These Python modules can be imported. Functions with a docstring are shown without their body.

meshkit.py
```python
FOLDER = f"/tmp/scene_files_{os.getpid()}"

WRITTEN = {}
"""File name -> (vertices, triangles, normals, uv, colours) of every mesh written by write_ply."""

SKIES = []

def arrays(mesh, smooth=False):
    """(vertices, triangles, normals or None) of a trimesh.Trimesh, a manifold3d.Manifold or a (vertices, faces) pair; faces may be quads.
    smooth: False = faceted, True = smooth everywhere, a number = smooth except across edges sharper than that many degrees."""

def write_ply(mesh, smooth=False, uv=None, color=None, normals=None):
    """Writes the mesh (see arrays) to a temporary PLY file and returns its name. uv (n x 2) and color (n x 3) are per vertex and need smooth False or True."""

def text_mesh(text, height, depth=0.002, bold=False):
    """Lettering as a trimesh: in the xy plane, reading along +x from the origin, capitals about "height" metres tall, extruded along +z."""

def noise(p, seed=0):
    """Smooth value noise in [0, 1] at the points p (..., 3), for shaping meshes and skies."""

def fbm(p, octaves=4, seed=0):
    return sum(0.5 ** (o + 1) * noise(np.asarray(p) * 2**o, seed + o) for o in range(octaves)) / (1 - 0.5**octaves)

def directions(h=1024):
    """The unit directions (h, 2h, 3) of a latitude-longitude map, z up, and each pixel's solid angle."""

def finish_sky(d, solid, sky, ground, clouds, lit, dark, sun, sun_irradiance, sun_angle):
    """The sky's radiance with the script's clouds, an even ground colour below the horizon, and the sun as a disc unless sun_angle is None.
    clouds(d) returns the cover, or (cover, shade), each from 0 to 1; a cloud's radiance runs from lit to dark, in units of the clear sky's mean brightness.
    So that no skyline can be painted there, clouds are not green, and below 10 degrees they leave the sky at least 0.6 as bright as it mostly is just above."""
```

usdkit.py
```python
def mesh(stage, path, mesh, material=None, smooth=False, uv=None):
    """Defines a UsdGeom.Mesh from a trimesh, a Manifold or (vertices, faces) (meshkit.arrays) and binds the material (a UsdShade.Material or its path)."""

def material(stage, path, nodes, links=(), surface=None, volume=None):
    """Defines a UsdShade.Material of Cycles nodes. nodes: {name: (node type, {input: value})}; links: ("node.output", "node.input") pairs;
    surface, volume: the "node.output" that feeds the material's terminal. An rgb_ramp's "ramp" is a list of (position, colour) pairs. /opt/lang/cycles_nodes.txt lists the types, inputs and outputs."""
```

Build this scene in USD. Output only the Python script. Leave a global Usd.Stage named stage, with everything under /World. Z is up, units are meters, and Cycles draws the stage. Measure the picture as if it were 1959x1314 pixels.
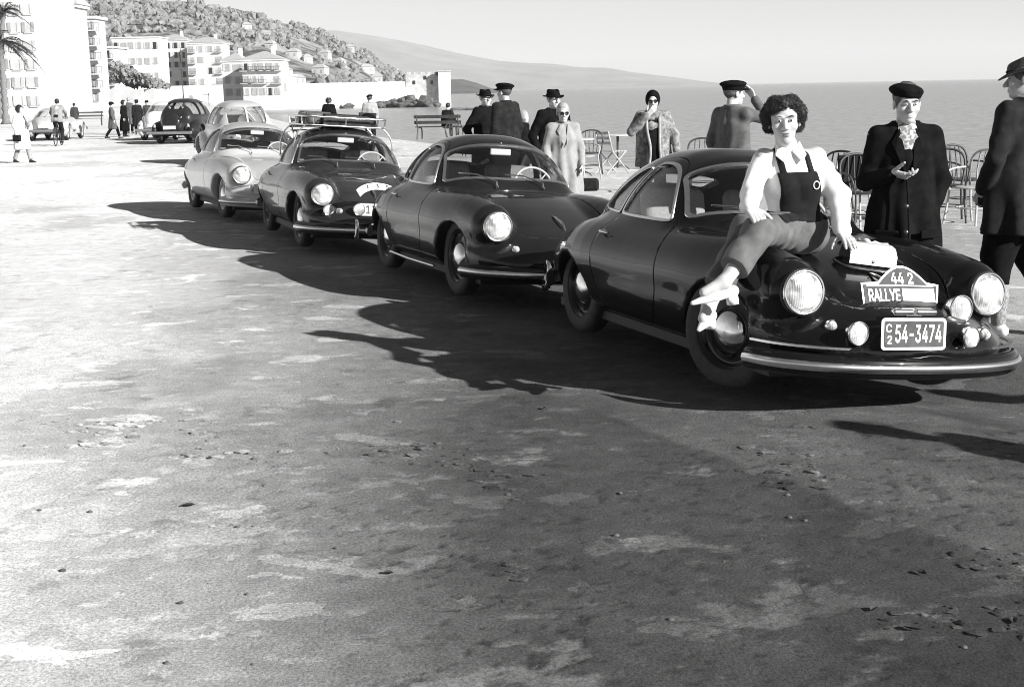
import math, random
import numpy as np, trimesh, manifold3d as mf, usdkit, meshkit
from shapely.geometry import Polygon, LineString, Point, box as sbox
from pxr import Usd, UsdGeom, UsdLux, UsdShade, Gf, Sdf, Vt

random.seed(7)
RNG = np.random.default_rng(7)
stage = Usd.Stage.CreateInMemory()
UsdGeom.SetStageUpAxis(stage, "Z")
UsdGeom.Xform.Define(stage, "/World")
UsdGeom.Scope.Define(stage, "/World/Looks")

# ------------------------------------------------------------------ camera, sky, sun, exposure
CAM_H, PITCH, ROLL, FOCAL = 1.75, math.radians(10.17), math.radians(1.15), 2720.0
PW, PH = 1959.0, 1314.0
cam = UsdGeom.Camera.Define(stage, "/World/camera")
cam.CreateHorizontalApertureAttr(36.0)
cam.CreateFocalLengthAttr(36.0 * FOCAL / PW)
cam.CreateExposureAttr(0.88)
cam.CreateClippingRangeAttr((0.1, 60000.0))
_r, _u, _f = np.array([1, 0, 0.0]), np.array([0, math.sin(PITCH), math.cos(PITCH)]), np.array([0, math.cos(PITCH), -math.sin(PITCH)])
CR, CU = math.cos(ROLL) * _r - math.sin(ROLL) * _u, math.sin(ROLL) * _r + math.cos(ROLL) * _u
cam.AddTransformOp().Set(Gf.Matrix4d(*CR, 0, *CU, 0, *(-_f), 0, 0, 0, CAM_H, 1))

SUN_TO = np.array([0.775, -0.632, 0.0]); SUN_EL = math.radians(23.5)
SUN_TO /= np.linalg.norm(SUN_TO)
SUN_ROT = math.atan2(SUN_TO[0], SUN_TO[1])
dome = UsdLux.DomeLight.Define(stage, "/World/sky")
usdkit.material(stage, "/World/Looks/sky_look", {
    "sky": ("sky_texture", {"sky_type": "single_scattering", "sun_disc": False, "sun_elevation": SUN_EL, "sun_rotation": SUN_ROT, "altitude": 0.0, "air_density": 1.0, "aerosol_density": 0.3, "ozone_density": 1.0}),
    "bw": ("rgb_to_bw", {}),
    "bg": ("background_shader", {"strength": 0.055})},
    [("sky.color", "bw.color"), ("bw.val", "bg.color")], surface="bg.background")
UsdShade.MaterialBindingAPI.Apply(dome.GetPrim()).Bind(UsdShade.Material.Get(stage, "/World/Looks/sky_look"))
sun = UsdLux.DistantLight.Define(stage, "/World/sun")
sun.CreateIntensityAttr(1.25); sun.CreateAngleAttr(0.53); sun.CreateNormalizeAttr(True)
sun.CreateColorAttr(Gf.Vec3f(1.0, 0.995, 0.985))
_b = np.array([*(SUN_TO[:2] * math.cos(SUN_EL)), math.sin(SUN_EL)])          # the light's +z points to the sun
_x = np.cross([0, 0, 1.0], _b); _x /= np.linalg.norm(_x); _y = np.cross(_b, _x)
sun.AddTransformOp().Set(Gf.Matrix4d(*_x, 0, *_y, 0, *_b, 0, 0, 0, 60, 1))
for nm, lab, cat in (("sky", "pale hazy winter sky over the bay", "sky"),):
    p = stage.GetPrimAtPath("/World/" + nm)
    p.SetCustomDataByKey("kind", "structure"); p.SetCustomDataByKey("label", lab); p.SetCustomDataByKey("category", cat)

def ray(px, py):
    a, b = (px - PW / 2) / FOCAL, (PH / 2 - py) / FOCAL
    return a * CR + b * CU + _f
def on_ground(px, py, z=0.0):
    d = ray(px, py); t = (z - CAM_H) / d[2]
    return np.array([0, 0, CAM_H]) + t * d
def at_depth(px, py, y):
    d = ray(px, py)
    return np.array([0, 0, CAM_H]) + d * (y / d[1])

# ------------------------------------------------------------------ helpers
_names = {}
def numbered(path):
    if path not in _names:
        _names[path] = 0
        return path
    _names[path] += 1
    return f"{path}_{_names[path]:03d}"
def tag(o, label=None, cat=None, group=None, kind=None):
    p = o.GetPrim() if hasattr(o, "GetPrim") else o
    for k, v in (("label", label), ("category", cat), ("group", group), ("kind", kind)):
        if v: p.SetCustomDataByKey(k, v)
    return p
def thing(name, label, cat, loc=(0, 0, 0), rotz=0.0, group=None, matrix=None, kind=None):
    x = UsdGeom.Xform.Define(stage, numbered("/World/" + name))
    if matrix is not None: x.AddTransformOp().Set(Gf.Matrix4d(*np.asarray(matrix, float).T.ravel()))
    else:
        x.AddTranslateOp().Set(Gf.Vec3d(*map(float, loc)))
        if rotz: x.AddRotateZOp().Set(math.degrees(rotz))
    return tag(x, label, cat, group, kind)
def obj(name, mesh, material, parent=None, smooth=35, label=None, uv=None):
    base = str(parent.GetPath()) if parent is not None else "/World"
    m = usdkit.mesh(stage, numbered(base + "/" + name), mesh, material, smooth=smooth, uv=uv)
    if label: tag(m, label)
    return m.GetPrim()
def copy_thing(src, label, loc, rotz=0.0, group=None, scale=None):
    x = UsdGeom.Xform.Define(stage, numbered("/World/" + src.GetName().rstrip("0123456789").rstrip("_")))
    x.GetPrim().GetReferences().AddInternalReference(src.GetPath())
    x.ClearXformOpOrder()
    M = trimesh.transformations.translation_matrix(loc) @ trimesh.transformations.rotation_matrix(rotz, [0, 0, 1])
    if scale: M = M @ np.diag([scale, scale, scale, 1])
    x.MakeMatrixXform().Set(Gf.Matrix4d(*M.T.ravel()))
    x.GetPrim().SetInstanceable(True)
    return tag(x, label, src.GetCustomDataByKey("category"), group or src.GetCustomDataByKey("group"))

def look(name, lo, hi=None, scale=6.0, rough=0.6, bump=0.0, bscale=40.0, metal=0.0, coat=0.0, spec=0.5, detail=5.0, contrast=(0.35, 0.65), stretch=(1, 1, 1), world=False, drough=0.0, sheen=0.0, bdist=0.01, coatr=0.03, tint=1.0):
    hi = lo if hi is None else hi
    p = "/World/Looks/" + name
    nodes = {"tc": ("geometry", {}) if world else ("texture_coordinate", {}), "mp": ("mapping", {"scale": stretch}),
             "n": ("noise_texture", {"scale": scale, "detail": detail, "roughness": 0.6}),
             "r": ("rgb_ramp", {"ramp": [(contrast[0], (lo * tint, lo, lo / tint)), (contrast[1], (hi * tint, hi, hi / tint))]}),
             "p": ("principled_bsdf", {"roughness": rough, "metallic": metal, "coat_weight": coat, "coat_roughness": coatr, "specular_ior_level": spec, "diffuse_roughness": drough, "sheen_weight": sheen})}
    links = [("tc.position" if world else "tc.object", "mp.vector"), ("mp.vector", "n.vector"), ("n.fac", "r.fac"), ("r.color", "p.base_color")]
    if bump:
        nodes["bn"] = ("noise_texture", {"scale": bscale, "detail": 4.0, "roughness": 0.6}); nodes["b"] = ("bump", {"strength": bump, "distance": bdist})
        links += [("mp.vector", "bn.vector"), ("bn.fac", "b.height"), ("b.normal", "p.normal")]
    return usdkit.material(stage, p, nodes, links, surface="p.BSDF")

def box(sx, sy, sz, c=(0, 0, 0), bevel=0.0):
    if bevel:
        b = min(bevel, sx * .49, sy * .49, sz * .49)
        pts = []
        for x in (-1, 1):
            for y in (-1, 1):
                for z in (-1, 1):
                    X, Y, Z = x * sx / 2, y * sy / 2, z * sz / 2
                    pts += [(X - x * b, Y - y * b, Z), (X - x * b, Y, Z - z * b), (X, Y - y * b, Z - z * b)]
        m = trimesh.convex.convex_hull(np.array(pts))
    else:
        m = trimesh.creation.box((sx, sy, sz))
    m.apply_translation(c); return m
def cat(*ms):
    out = []
    for m in ms:
        out += list(m) if isinstance(m, (list, tuple)) else [m]
    return trimesh.util.concatenate(out)
def tube(pts, r, n=8, closed=False):
    """A polyline swept with a round section; r a number or one per point."""
    p = np.asarray(pts, float); r = np.broadcast_to(np.asarray(r, float), (len(p),))
    if closed: t = np.roll(p, -1, 0) - np.roll(p, 1, 0)
    else: t = np.gradient(p, axis=0)
    t /= np.linalg.norm(t, axis=1, keepdims=True) + 1e-12
    a = np.zeros_like(p); up = np.array([0, 0, 1.0]) if abs(t[0, 2]) < .9 else np.array([1.0, 0, 0])
    a0 = np.cross(t[0], up); a[0] = a0 / np.linalg.norm(a0)
    for i in range(1, len(p)):
        v = a[i - 1] - t[i] * np.dot(a[i - 1], t[i]); a[i] = v / (np.linalg.norm(v) + 1e-12)
    b = np.cross(t, a); ang = np.arange(n) * 2 * np.pi / n
    v = p[:, None] + r[:, None, None] * (np.cos(ang)[None, :, None] * a[:, None] + np.sin(ang)[None, :, None] * b[:, None])
    m = len(p); i, j = np.meshgrid(np.arange(m if closed else m - 1), np.arange(n), indexing="ij")
    i2, j2 = (i + 1) % m, (j + 1) % n
    q = np.stack([i * n + j, i * n + j2, i2 * n + j2, i2 * n + j], -1).reshape(-1, 4)
    f = np.vstack([q[:, [0, 1, 2]], q[:, [0, 2, 3]]]); v = v.reshape(-1, 3)
    if not closed:
        v = np.vstack([v, p[0], p[-1]]); k = len(v)
        jj = np.arange(n)
        f = np.vstack([f, np.stack([np.full(n, k - 2), (jj + 1) % n, jj], 1), np.stack([np.full(n, k - 1), (m - 1) * n + jj, (m - 1) * n + (jj + 1) % n], 1)])
    return trimesh.Trimesh(v, f[:, ::-1] if False else f, process=False)
def spline(pts, n=40, closed=False):
    from scipy.interpolate import CubicSpline
    p = np.asarray(pts, float)
    if closed: p = np.vstack([p, p[:1]])
    d = np.r_[0, np.cumsum(np.linalg.norm(np.diff(p, axis=0), axis=1))]
    s = CubicSpline(d, p, bc_type="periodic" if closed else "natural")
    return s(np.linspace(0, d[-1], n + (1 if closed else 0)))[: n]
def lathe(profile, n=32, axis=None, at=(0, 0, 0)):
    """profile: (radius, height) pairs turned round z, then z turned onto axis."""
    pr = np.asarray(profile, float); ang = np.arange(n) * 2 * np.pi / n
    v = np.stack([pr[:, None, 0] * np.cos(ang), pr[:, None, 0] * np.sin(ang), np.repeat(pr[:, 1:2], n, 1)], -1).reshape(-1, 3)
    i, j = np.meshgrid(np.arange(len(pr) - 1), np.arange(n), indexing="ij"); j2 = (j + 1) % n
    q = np.stack([i * n + j, i * n + j2, (i + 1) * n + j2, (i + 1) * n + j], -1).reshape(-1, 4)
    m = trimesh.Trimesh(v, np.vstack([q[:, [0, 1, 2]], q[:, [0, 2, 3]]]), process=False)
    m.merge_vertices(); m.update_faces(m.nondegenerate_faces())
    if axis is not None: m.apply_transform(trimesh.geometry.align_vectors([0, 0, 1], axis))
    m.apply_translation(at); return m
def extr(poly, h, M=None):
    """A shapely polygon extruded from z=0 to h and moved by the 4x4 M."""
    ms = [trimesh.creation.extrude_polygon(g, h, engine="earcut") for g in getattr(poly, "geoms", [poly])]
    m = trimesh.util.concatenate(ms)
    if M is not None: m.apply_transform(M)
    return m
def frame(o, x, y):
    """4x4 with the given origin and x, y directions."""
    x = np.asarray(x, float); x = x / np.linalg.norm(x); y = np.asarray(y, float); y = y - x * np.dot(x, y); y /= np.linalg.norm(y)
    M = np.eye(4); M[:3, 0], M[:3, 1], M[:3, 2], M[:3, 3] = x, y, np.cross(x, y), o
    return M
def man(m):
    m = m.copy(); m.merge_vertices()
    return mf.Manifold(mf.Mesh(vert_properties=np.asarray(m.vertices, np.float32), tri_verts=np.asarray(m.faces, np.uint32)))
def tri(M):
    k = M.to_mesh(); return trimesh.Trimesh(k.vert_properties[:, :3], k.tri_verts, process=False)

# ------------------------------------------------------------------ signed distance shapes meshed with surface nets
def smin(a, b, k): 
    h = np.clip(0.5 + 0.5 * (b - a) / k, 0, 1); return b + (a - b) * h - k * h * (1 - h)
def smax(a, b, k): return -smin(-a, -b, k)
def cone(p, a, b, ra, rb):
    """Round cone between two spheres (approximate distance, smooth taper)."""
    a, b = np.asarray(a, np.float32), np.asarray(b, np.float32); d = b - a
    t = np.clip(((p - a) @ d) / max(float(d @ d), 1e-9), 0, 1)
    return np.linalg.norm(p - a - t[:, None] * d, axis=1) - (ra + (rb - ra) * t)
def ell(p, c, r, R=None):
    q = p - np.asarray(c, np.float32)
    if R is not None: q = q @ np.asarray(R, np.float32)
    r = np.asarray(r, np.float32); k0 = np.linalg.norm(q / r, axis=1); k1 = np.linalg.norm(q / (r * r), axis=1)
    return k0 * (k0 - 1) / np.maximum(k1, 1e-6)
def grad(f, v, e=1e-3):
    g = np.stack([f(v + o) - f(v - o) for o in np.eye(3, dtype=np.float32) * e], 1)
    return g / (np.linalg.norm(g, axis=1, keepdims=True) + 1e-9)
def nets(f, lo, hi, h, project=2, level=0.0, sparse=True):
    """Meshes f = level by surface nets, then pulls the vertices onto the surface."""
    lo, hi = np.asarray(lo, float), np.asarray(hi, float)
    n = np.maximum(np.ceil((hi - lo) / h).astype(int) + 1, 3)
    if sparse:
        n = ((n + 3) // 4) * 4 + 1
    ax = [lo[k] + h * np.arange(n[k]) for k in range(3)]
    if sparse:                                   # evaluate on a grid 4x coarser first, then only near the surface
        c = [a[::4] for a in ax]; P = np.stack(np.meshgrid(*c, indexing="ij"), -1).reshape(-1, 3).astype(np.float32)
        vc = (f(P) - level).reshape([len(k) for k in c])
        mn = vc.copy()
        near = np.abs(vc) < 4.2 * h * 1.75
        cells = np.zeros([s - 1 for s in vc.shape], bool)
        for o in np.ndindex(2, 2, 2):
            s = tuple(slice(k, k + d - 1) for k, d in zip(o, vc.shape)); cells |= near[s]
        sgn = vc > 0
        any_, all_ = np.zeros(cells.shape, bool), np.ones(cells.shape, bool)
        for o in np.ndindex(2, 2, 2):
            s = tuple(slice(k, k + d - 1) for k, d in zip(o, vc.shape)); any_ |= sgn[s]; all_ &= sgn[s]
        cells |= any_ & ~all_
        V = np.full(n, 1.0, np.float32)
        for k in range(3): pass
        up = np.repeat(np.repeat(np.repeat(vc, 4, 0), 4, 1), 4, 2)[: n[0], : n[1], : n[2]]
        V[...] = np.sign(up) * 4 * h
        mask = np.zeros(n, bool)
        ci = np.argwhere(cells) * 4
        for o in np.ndindex(5, 5, 5):
            q = ci + np.array(o); mask[q[:, 0], q[:, 1], q[:, 2]] = True
        ii = np.argwhere(mask)
        P = np.stack([ax[k][ii[:, k]] for k in range(3)], 1).astype(np.float32)
        V[mask] = f(P) - level
    else:
        P = np.stack(np.meshgrid(*ax, indexing="ij"), -1).reshape(-1, 3).astype(np.float32)
        V = (f(P) - level).reshape(n)
    ins = V < 0
    cn = n - 1
    acc, cnt = np.zeros((*cn, 3), np.float32), np.zeros(cn, np.float32)
    for axis in range(3):
        for o in np.ndindex(2, 2):
            o = list(o); s0 = [0, 0, 0]; j = 0
            for k in range(3):
                if k != axis: s0[k] = o[j]; j += 1
            A = tuple(slice(s0[k], s0[k] + cn[k]) for k in range(3))
            s1 = list(s0); s1[axis] = 1
            B = tuple(slice(s1[k], s1[k] + cn[k]) for k in range(3))
            x = ins[A] != ins[B]
            t = np.where(x, V[A] / np.where(x, V[A] - V[B], 1), 0)
            for k in range(3): acc[..., k] += np.where(x, t if k == axis else s0[k], 0)
            cnt += x
    act = cnt > 0
    idx = np.full(cn, -1, np.int64); idx[act] = np.arange(act.sum())
    cell = np.argwhere(act)
    v = (lo + h * (cell + acc[act] / cnt[act][:, None])).astype(np.float32)
    faces = []
    for axis in range(3):
        u, w = [(1, 2), (2, 0), (0, 1)][axis]
        s0 = [slice(1, n[k] - 1) for k in range(3)]; s0[axis] = slice(0, n[axis] - 1)
        s1 = list(s0); s1[axis] = slice(1, n[axis])
        a, b = ins[tuple(s0)], ins[tuple(s1)]
        for flip, x in ((False, a & ~b), (True, ~a & b)):
            e = np.argwhere(x)
            if not len(e): continue
            e = e + np.array([0 if k == axis else 1 for k in range(3)])
            def cid(du, dw):
                q = e.copy(); q[:, u] -= du; q[:, w] -= dw; return idx[q[:, 0], q[:, 1], q[:, 2]]
            quad = np.stack([cid(1, 1), cid(0, 1), cid(0, 0), cid(1, 0)], 1)
            faces.append(quad[:, ::-1] if flip else quad)
    q = np.vstack(faces)
    for _ in range(project):
        d = f(v) - level
        g = grad(f, v, 0.25 * h)
        v = v - np.clip(d, -0.6 * h, 0.6 * h)[:, None] * g
    d1 = np.linalg.norm(v[q[:, 0]] - v[q[:, 2]], axis=1) < np.linalg.norm(v[q[:, 1]] - v[q[:, 3]], axis=1)
    t = np.vstack([q[d1][:, [0, 1, 2]], q[d1][:, [0, 2, 3]], q[~d1][:, [0, 1, 3]], q[~d1][:, [1, 2, 3]]])
    return trimesh.Trimesh(v, t, process=False)
# ------------------------------------------------------------------ the coupe's body
from scipy.interpolate import PchipInterpolator as PCH
def table(rows):
    r = np.array(sorted(rows)); 
    i = PCH(r[:, 0], r[:, 1]); lo, hi = r[0, 0], r[-1, 0]
    xs = np.linspace(lo, hi, 2000); ys = i(xs)
    return lambda x: np.interp(x, xs, ys).astype(np.float32)
TOP = table([(.80,.495),(.785,.52),(.76,.545),(.70,.58),(.60,.625),(.45,.68),(.2,.765),(0,.825),(-.25,.88),(-.45,.91),(-1.0,.925),(-1.6,.915),(-2.1,.865),(-2.5,.77),(-2.8,.635),(-2.95,.52),(-3.02,.46),(-3.05,.43)])
BOT = table([(.80,.315),(.785,.285),(.74,.25),(.6,.22),(.2,.20),(0,.20),(-2.0,.20),(-2.6,.25),(-2.95,.31),(-3.05,.34)])
WID = table([(.80,.40),(.78,.45),(.74,.52),(.68,.59),(.6,.655),(.45,.735),(.2,.785),(0,.80),(-.5,.825),(-1.2,.835),(-2.0,.80),(-2.5,.705),(-2.8,.57),(-2.95,.44),(-3.03,.32),(-3.05,.28)])
RTOP = table([(-.48,.87),(-.54,.93),(-.60,.99),(-.72,1.115),(-.83,1.225),(-.93,1.298),(-1.06,1.35),(-1.27,1.385),(-1.5,1.378),(-1.8,1.318),(-2.1,1.205),(-2.4,1.045),(-2.6,.915),(-2.8,.755),(-2.95,.57),(-3.0,.53)])
RWID = table([(-.48,.42),(-.54,.57),(-.60,.64),(-.68,.68),(-.78,.70),(-.95,.712),(-1.3,.712),(-1.8,.665),(-2.2,.565),(-2.6,.42),(-2.9,.25),(-3.0,.1)])
AX2 = -2.10
FEN = spline([(.405, .592, .665, .180), (.05, .596, .695, .197), (-.55, .605, .692, .205), (-1.3, .60, .665, .217), (-2.05, .575, .615, .245), (-2.65, .45, .51, .20)], 22)
def body_sdf(p):
    x, y, z = p[:, 0], np.abs(p[:, 1]), p[:, 2]
    xw = np.where(x > 0, x * (.80 / .865), x)
    xc = np.clip(xw, -3.05, .80); over = np.abs(xw - xc)
    T, B, W = TOP(xc), BOT(xc), WID(xc)
    zc, hh = (T + B) / 2, np.maximum((T - B) / 2, .02)
    n = 2.5
    zn = (z - zc) / hh; up = np.clip(zn, 0, 1); front = np.clip((x + .5) / .95, 0, 1)
    W = W * (1 - .33 * up * front * front)
    nn = np.where(zn < 0, 2.5 + 1.6 * np.clip(-zn * 1.5, 0, 1), 2.5)
    a = (y / W) ** nn + np.abs(zn) ** np.where(zn < 0, 3.2, 2.5)
    k = np.maximum(a, 1e-6) ** (1 / n)
    low = (k - 1) * np.minimum(W, hh) * .9 + over
    q = np.stack([x, y, z], 1).astype(np.float32)
    fen = None
    for A, B in zip(FEN[:-1], FEN[1:]):
        d = cone(q, A[:3], B[:3], A[3], B[3]); fen = d if fen is None else np.minimum(fen, d)
    # the wing's outer skin runs down from the fender to the sill
    low = smin(low, fen, .075)
    xr = np.clip(x, -3.0, -.48); RT, RW = RTOP(xr), RWID(xr)
    zz = np.maximum(z - .50, 0) / np.maximum(RT - .50, .03)
    a = (y / RW) ** 2.7 + zz ** 2.9 
    k = np.maximum(a, 1e-6) ** (1 / 2.5)
    roof = (k - 1) * np.minimum(RW, np.maximum(RT - .5, .03)) * .85 + np.abs(x - xr)
    roof = np.where(z < .45, np.maximum(roof, .45 - z), roof)
    b = smin(low, roof, .06)
    return b
def body_full(p):
    x, y, z = p[:, 0], np.abs(p[:, 1]), p[:, 2]
    b = body_sdf(p)
    w1 = np.maximum(np.sqrt(x ** 2 + (z - .31) ** 2) - .345, .50 - y)
    w2 = np.maximum(np.sqrt((x - AX2) ** 2 + (z - .265) ** 2) - .34, .48 - y)
    b = smax(b, -np.minimum(w1, w2), .025)
    return b
def surf_x(y, z):
    xs = np.linspace(1.0, .2, 400).astype(np.float32); d = body_sdf(np.stack([xs, np.full(400, y), np.full(400, z)], 1).astype(np.float32)); k = np.argmax(d < 0); return float(xs[k])
def surf_z(x, y):
    zs = np.linspace(1.5, .4, 700).astype(np.float32); d = body_sdf(np.stack([np.full(700, x), np.full(700, y), zs], 1).astype(np.float32)); k = np.argmax(d < 0); return float(zs[k])
_lo, _hi = (-3.16, -.96, .12), (1.02, .96, 1.40)
def lvl(f, l, h=.024): return man(nets(f, _lo, _hi, h, level=l))
B0, B20, B36 = lvl(body_full, 0.0, .02), lvl(body_full, -.020), lvl(body_full, -.036)
BP5, Bm10, Bm15 = lvl(body_sdf, .005), lvl(body_sdf, -.008), lvl(body_sdf, -.013)

def prism(poly, M, h): return man(extr(poly, h, M))
# windscreen cutter: plane through the base, u across (left), v up the slope
_s, _n = np.array([-.72, 0, .69]), np.array([.69, 0, .72])
_Mw = frame(np.array([-.60, 0, .992]) - _n * .45, (0, 1, 0), -_s if False else _s)
if _Mw[:3, 2] @ _n < 0: _Mw = frame(np.array([-.60, 0, .992]) - _n * .45, (0, -1, 0), _s)
def smooth_poly(pts, r): return Polygon(pts).buffer(-r).buffer(2 * r).buffer(-r)
_ws = [(u, .03 + .055 * (u / .55) ** 2) for u in np.linspace(-.595, .595, 13)] + [(u, .43 + .014 * (1 - (u / .5) ** 2)) for u in np.linspace(.505, -.505, 13)]
WS = Polygon(_ws).buffer(-.04).buffer(.04)
_keep_front = man(box(.75, 2, 2, (-.855, 0, 1.2)))          # x -1.05 .. -.30
def curvy(pts, n=3):
    p = np.asarray(pts, float)
    for _ in range(n):
        q = np.roll(p, -1, 0); p = np.stack([p * .75 + q * .25, p * .25 + q * .75], 1).reshape(-1, 2)
    return Polygon(p)
_Mside = frame((0, .9, 0), (1, 0, 0), (0, 0, 1))           # z axis = -y
DOORW = curvy([(-0.875, 0.945), (-0.940, 1.069), (-1.038, 1.185), (-1.144, 1.250), (-1.254, 1.269), (-1.378, 1.263), (-1.412, 1.214), (-1.555, 0.945), (-1.550, 0.932), (-1.238, 0.929), (-0.890, 0.932)])
QUARW = curvy([(-1.608, 0.945), (-1.455, 1.211), (-1.460, 1.241), (-1.560, 1.218), (-1.720, 1.140), (-1.880, 1.036), (-1.975, 0.952), (-1.960, 0.941), (-1.800, 0.936), (-1.620, 0.932)])
_nb = np.array([-.55, 0, .835]); _sb = np.array([-.835, 0, -.55])
_Mr = frame(np.array([-2.05, 0, 1.205]) - _nb * .25, (0, 1, 0), _sb)
if _Mr[:3, 2] @ _nb < 0: _Mr = frame(np.array([-2.05, 0, 1.205]) - _nb * .25, (0, -1, 0), _sb)
REARW = Polygon([(-.33, .02), (.33, .02), (.28, .25), (-.28, .25)]).buffer(-.05).buffer(.05)
def side(poly, which):
    m = prism(poly, _Mside, .62)                           # y .9 .. .28
    return m if which > 0 else m.mirror((0, 1, 0))
def cut_ws(g): return prism(WS.buffer(g), _Mw, .75) ^ _keep_front
def cut_rear(g): return prism(REARW.buffer(g), _Mr, .5)
cabin = B36 ^ man(box(2.05, 1.5, 1.0, (-1.365, 0, .92)))
windows = cut_ws(0) + cut_rear(0)
for s_ in (1, -1): windows += side(DOORW, s_) + side(QUARW, s_)
DOOR = curvy([(-0.695, 0.260), (-0.695, 0.800), (-0.795, 0.885), (-0.920, 1.088), (-1.025, 1.222), (-1.144, 1.292), (-1.254, 1.310), (-1.399, 1.302), (-1.433, 1.224), (-1.590, 0.938), (-1.620, 0.850), (-1.640, 0.600), (-1.560, 0.380), (-1.500, 0.260)]).buffer(-.05).buffer(.05)
HOOD = curvy([(.68, -.22), (.63, -.33), (.45, -.42), (.0, -.455), (-.22, -.47), (-.42, -.44), (-.47, -.30), (-.485, 0), (-.47, .30), (-.42, .44), (-.22, .47), (0, .455), (.45, .42), (.63, .33), (.68, .22), (.695, 0)]).buffer(-.05).buffer(.05)
_Mtop = frame((0, 0, .45), (1, 0, 0), (0, 1, 0))
def hoodp(g): return prism(HOOD.buffer(g), _Mtop, .7)
hood_m = (B0 - B20) ^ hoodp(0)
shell = B0 - cabin - (hoodp(.005) - B20)
doors = {}
for s_ in (1, -1):
    doors[s_] = ((B0 - B36) ^ side(DOOR, s_)) - windows
    shell = shell - (side(DOOR.buffer(.005), s_) - Bm15)
shell = shell - windows
_bigskin = Bm10 - Bm15
def ring(cut_out, cut_in): return (BP5 - Bm15) ^ (cut_out - cut_in)
CAR = dict(body=tri(shell), hood=tri(hood_m), door_r=tri(doors[-1]), door_l=tri(doors[1]),
           screen=tri(_bigskin ^ cut_ws(.004)), screen_frame=tri(ring(cut_ws(.020), cut_ws(-.002))),
           rear=tri(_bigskin ^ cut_rear(.004)),
           )
for s_, k in ((-1, "r"), (1, "l")):
    CAR["dg_" + k] = tri(_bigskin ^ side(DOORW.buffer(.003), s_)); CAR["qg_" + k] = tri(_bigskin ^ side(QUARW.buffer(.003), s_))
    CAR["wf_" + k] = tri(ring(side(DOORW.buffer(.013), s_), side(DOORW.buffer(-.002), s_)))
    CAR["qf_" + k] = tri(ring(side(QUARW.buffer(.009), s_), side(QUARW.buffer(-.002), s_)))
for k in CAR:                                              # drop slivers left by the cuts
    m = CAR[k]; m.merge_vertices(); m.update_faces(m.nondegenerate_faces())
# ------------------------------------------------------------------ car materials
def glass_look(name, clear, glossy=.9, rough=0.02):
    return usdkit.material(stage, "/World/Looks/" + name, {"lw": ("layer_weight", {"blend": .5}), "pw": ("math", {"math_type": "power", "value2": 4.0}), "ma": ("math", {"math_type": "multiply_add", "value2": .75, "value3": .045}), "t": ("transparent_bsdf", {"color": (clear,) * 3}),
        "g": ("glossy_bsdf", {"color": (glossy,) * 3, "roughness": rough}), "m": ("mix_closure", {})},
        [("lw.facing", "pw.value1"), ("pw.value", "ma.value1"), ("ma.value", "m.fac"), ("t.BSDF", "m.closure1"), ("g.BSDF", "m.closure2")], surface="m.closure")
L = {}
L["glass"] = glass_look("window_glass", .93)
L["black_paint"] = look("black_paint", .004, .007, scale=3, rough=.3, spec=.05, coat=.7, coatr=.02, bump=.02, bscale=90, bdist=.002)
L["dark_paint"] = look("dark_paint", .008, .012, scale=3, rough=.32, spec=.07, coat=.75, coatr=.025, bump=.02, bscale=90, bdist=.002)
L["slate_paint"] = look("slate_paint", .014, .022, scale=3, rough=.34, spec=.10, coat=.8, coatr=.025)
L["grey_paint"] = look("grey_paint", .36, .42, scale=3, rough=.35, coat=.9, coatr=.04)
L["pale_paint"] = look("pale_paint", .42, .48, scale=3, rough=.35, coat=.6, coatr=.08)
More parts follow.
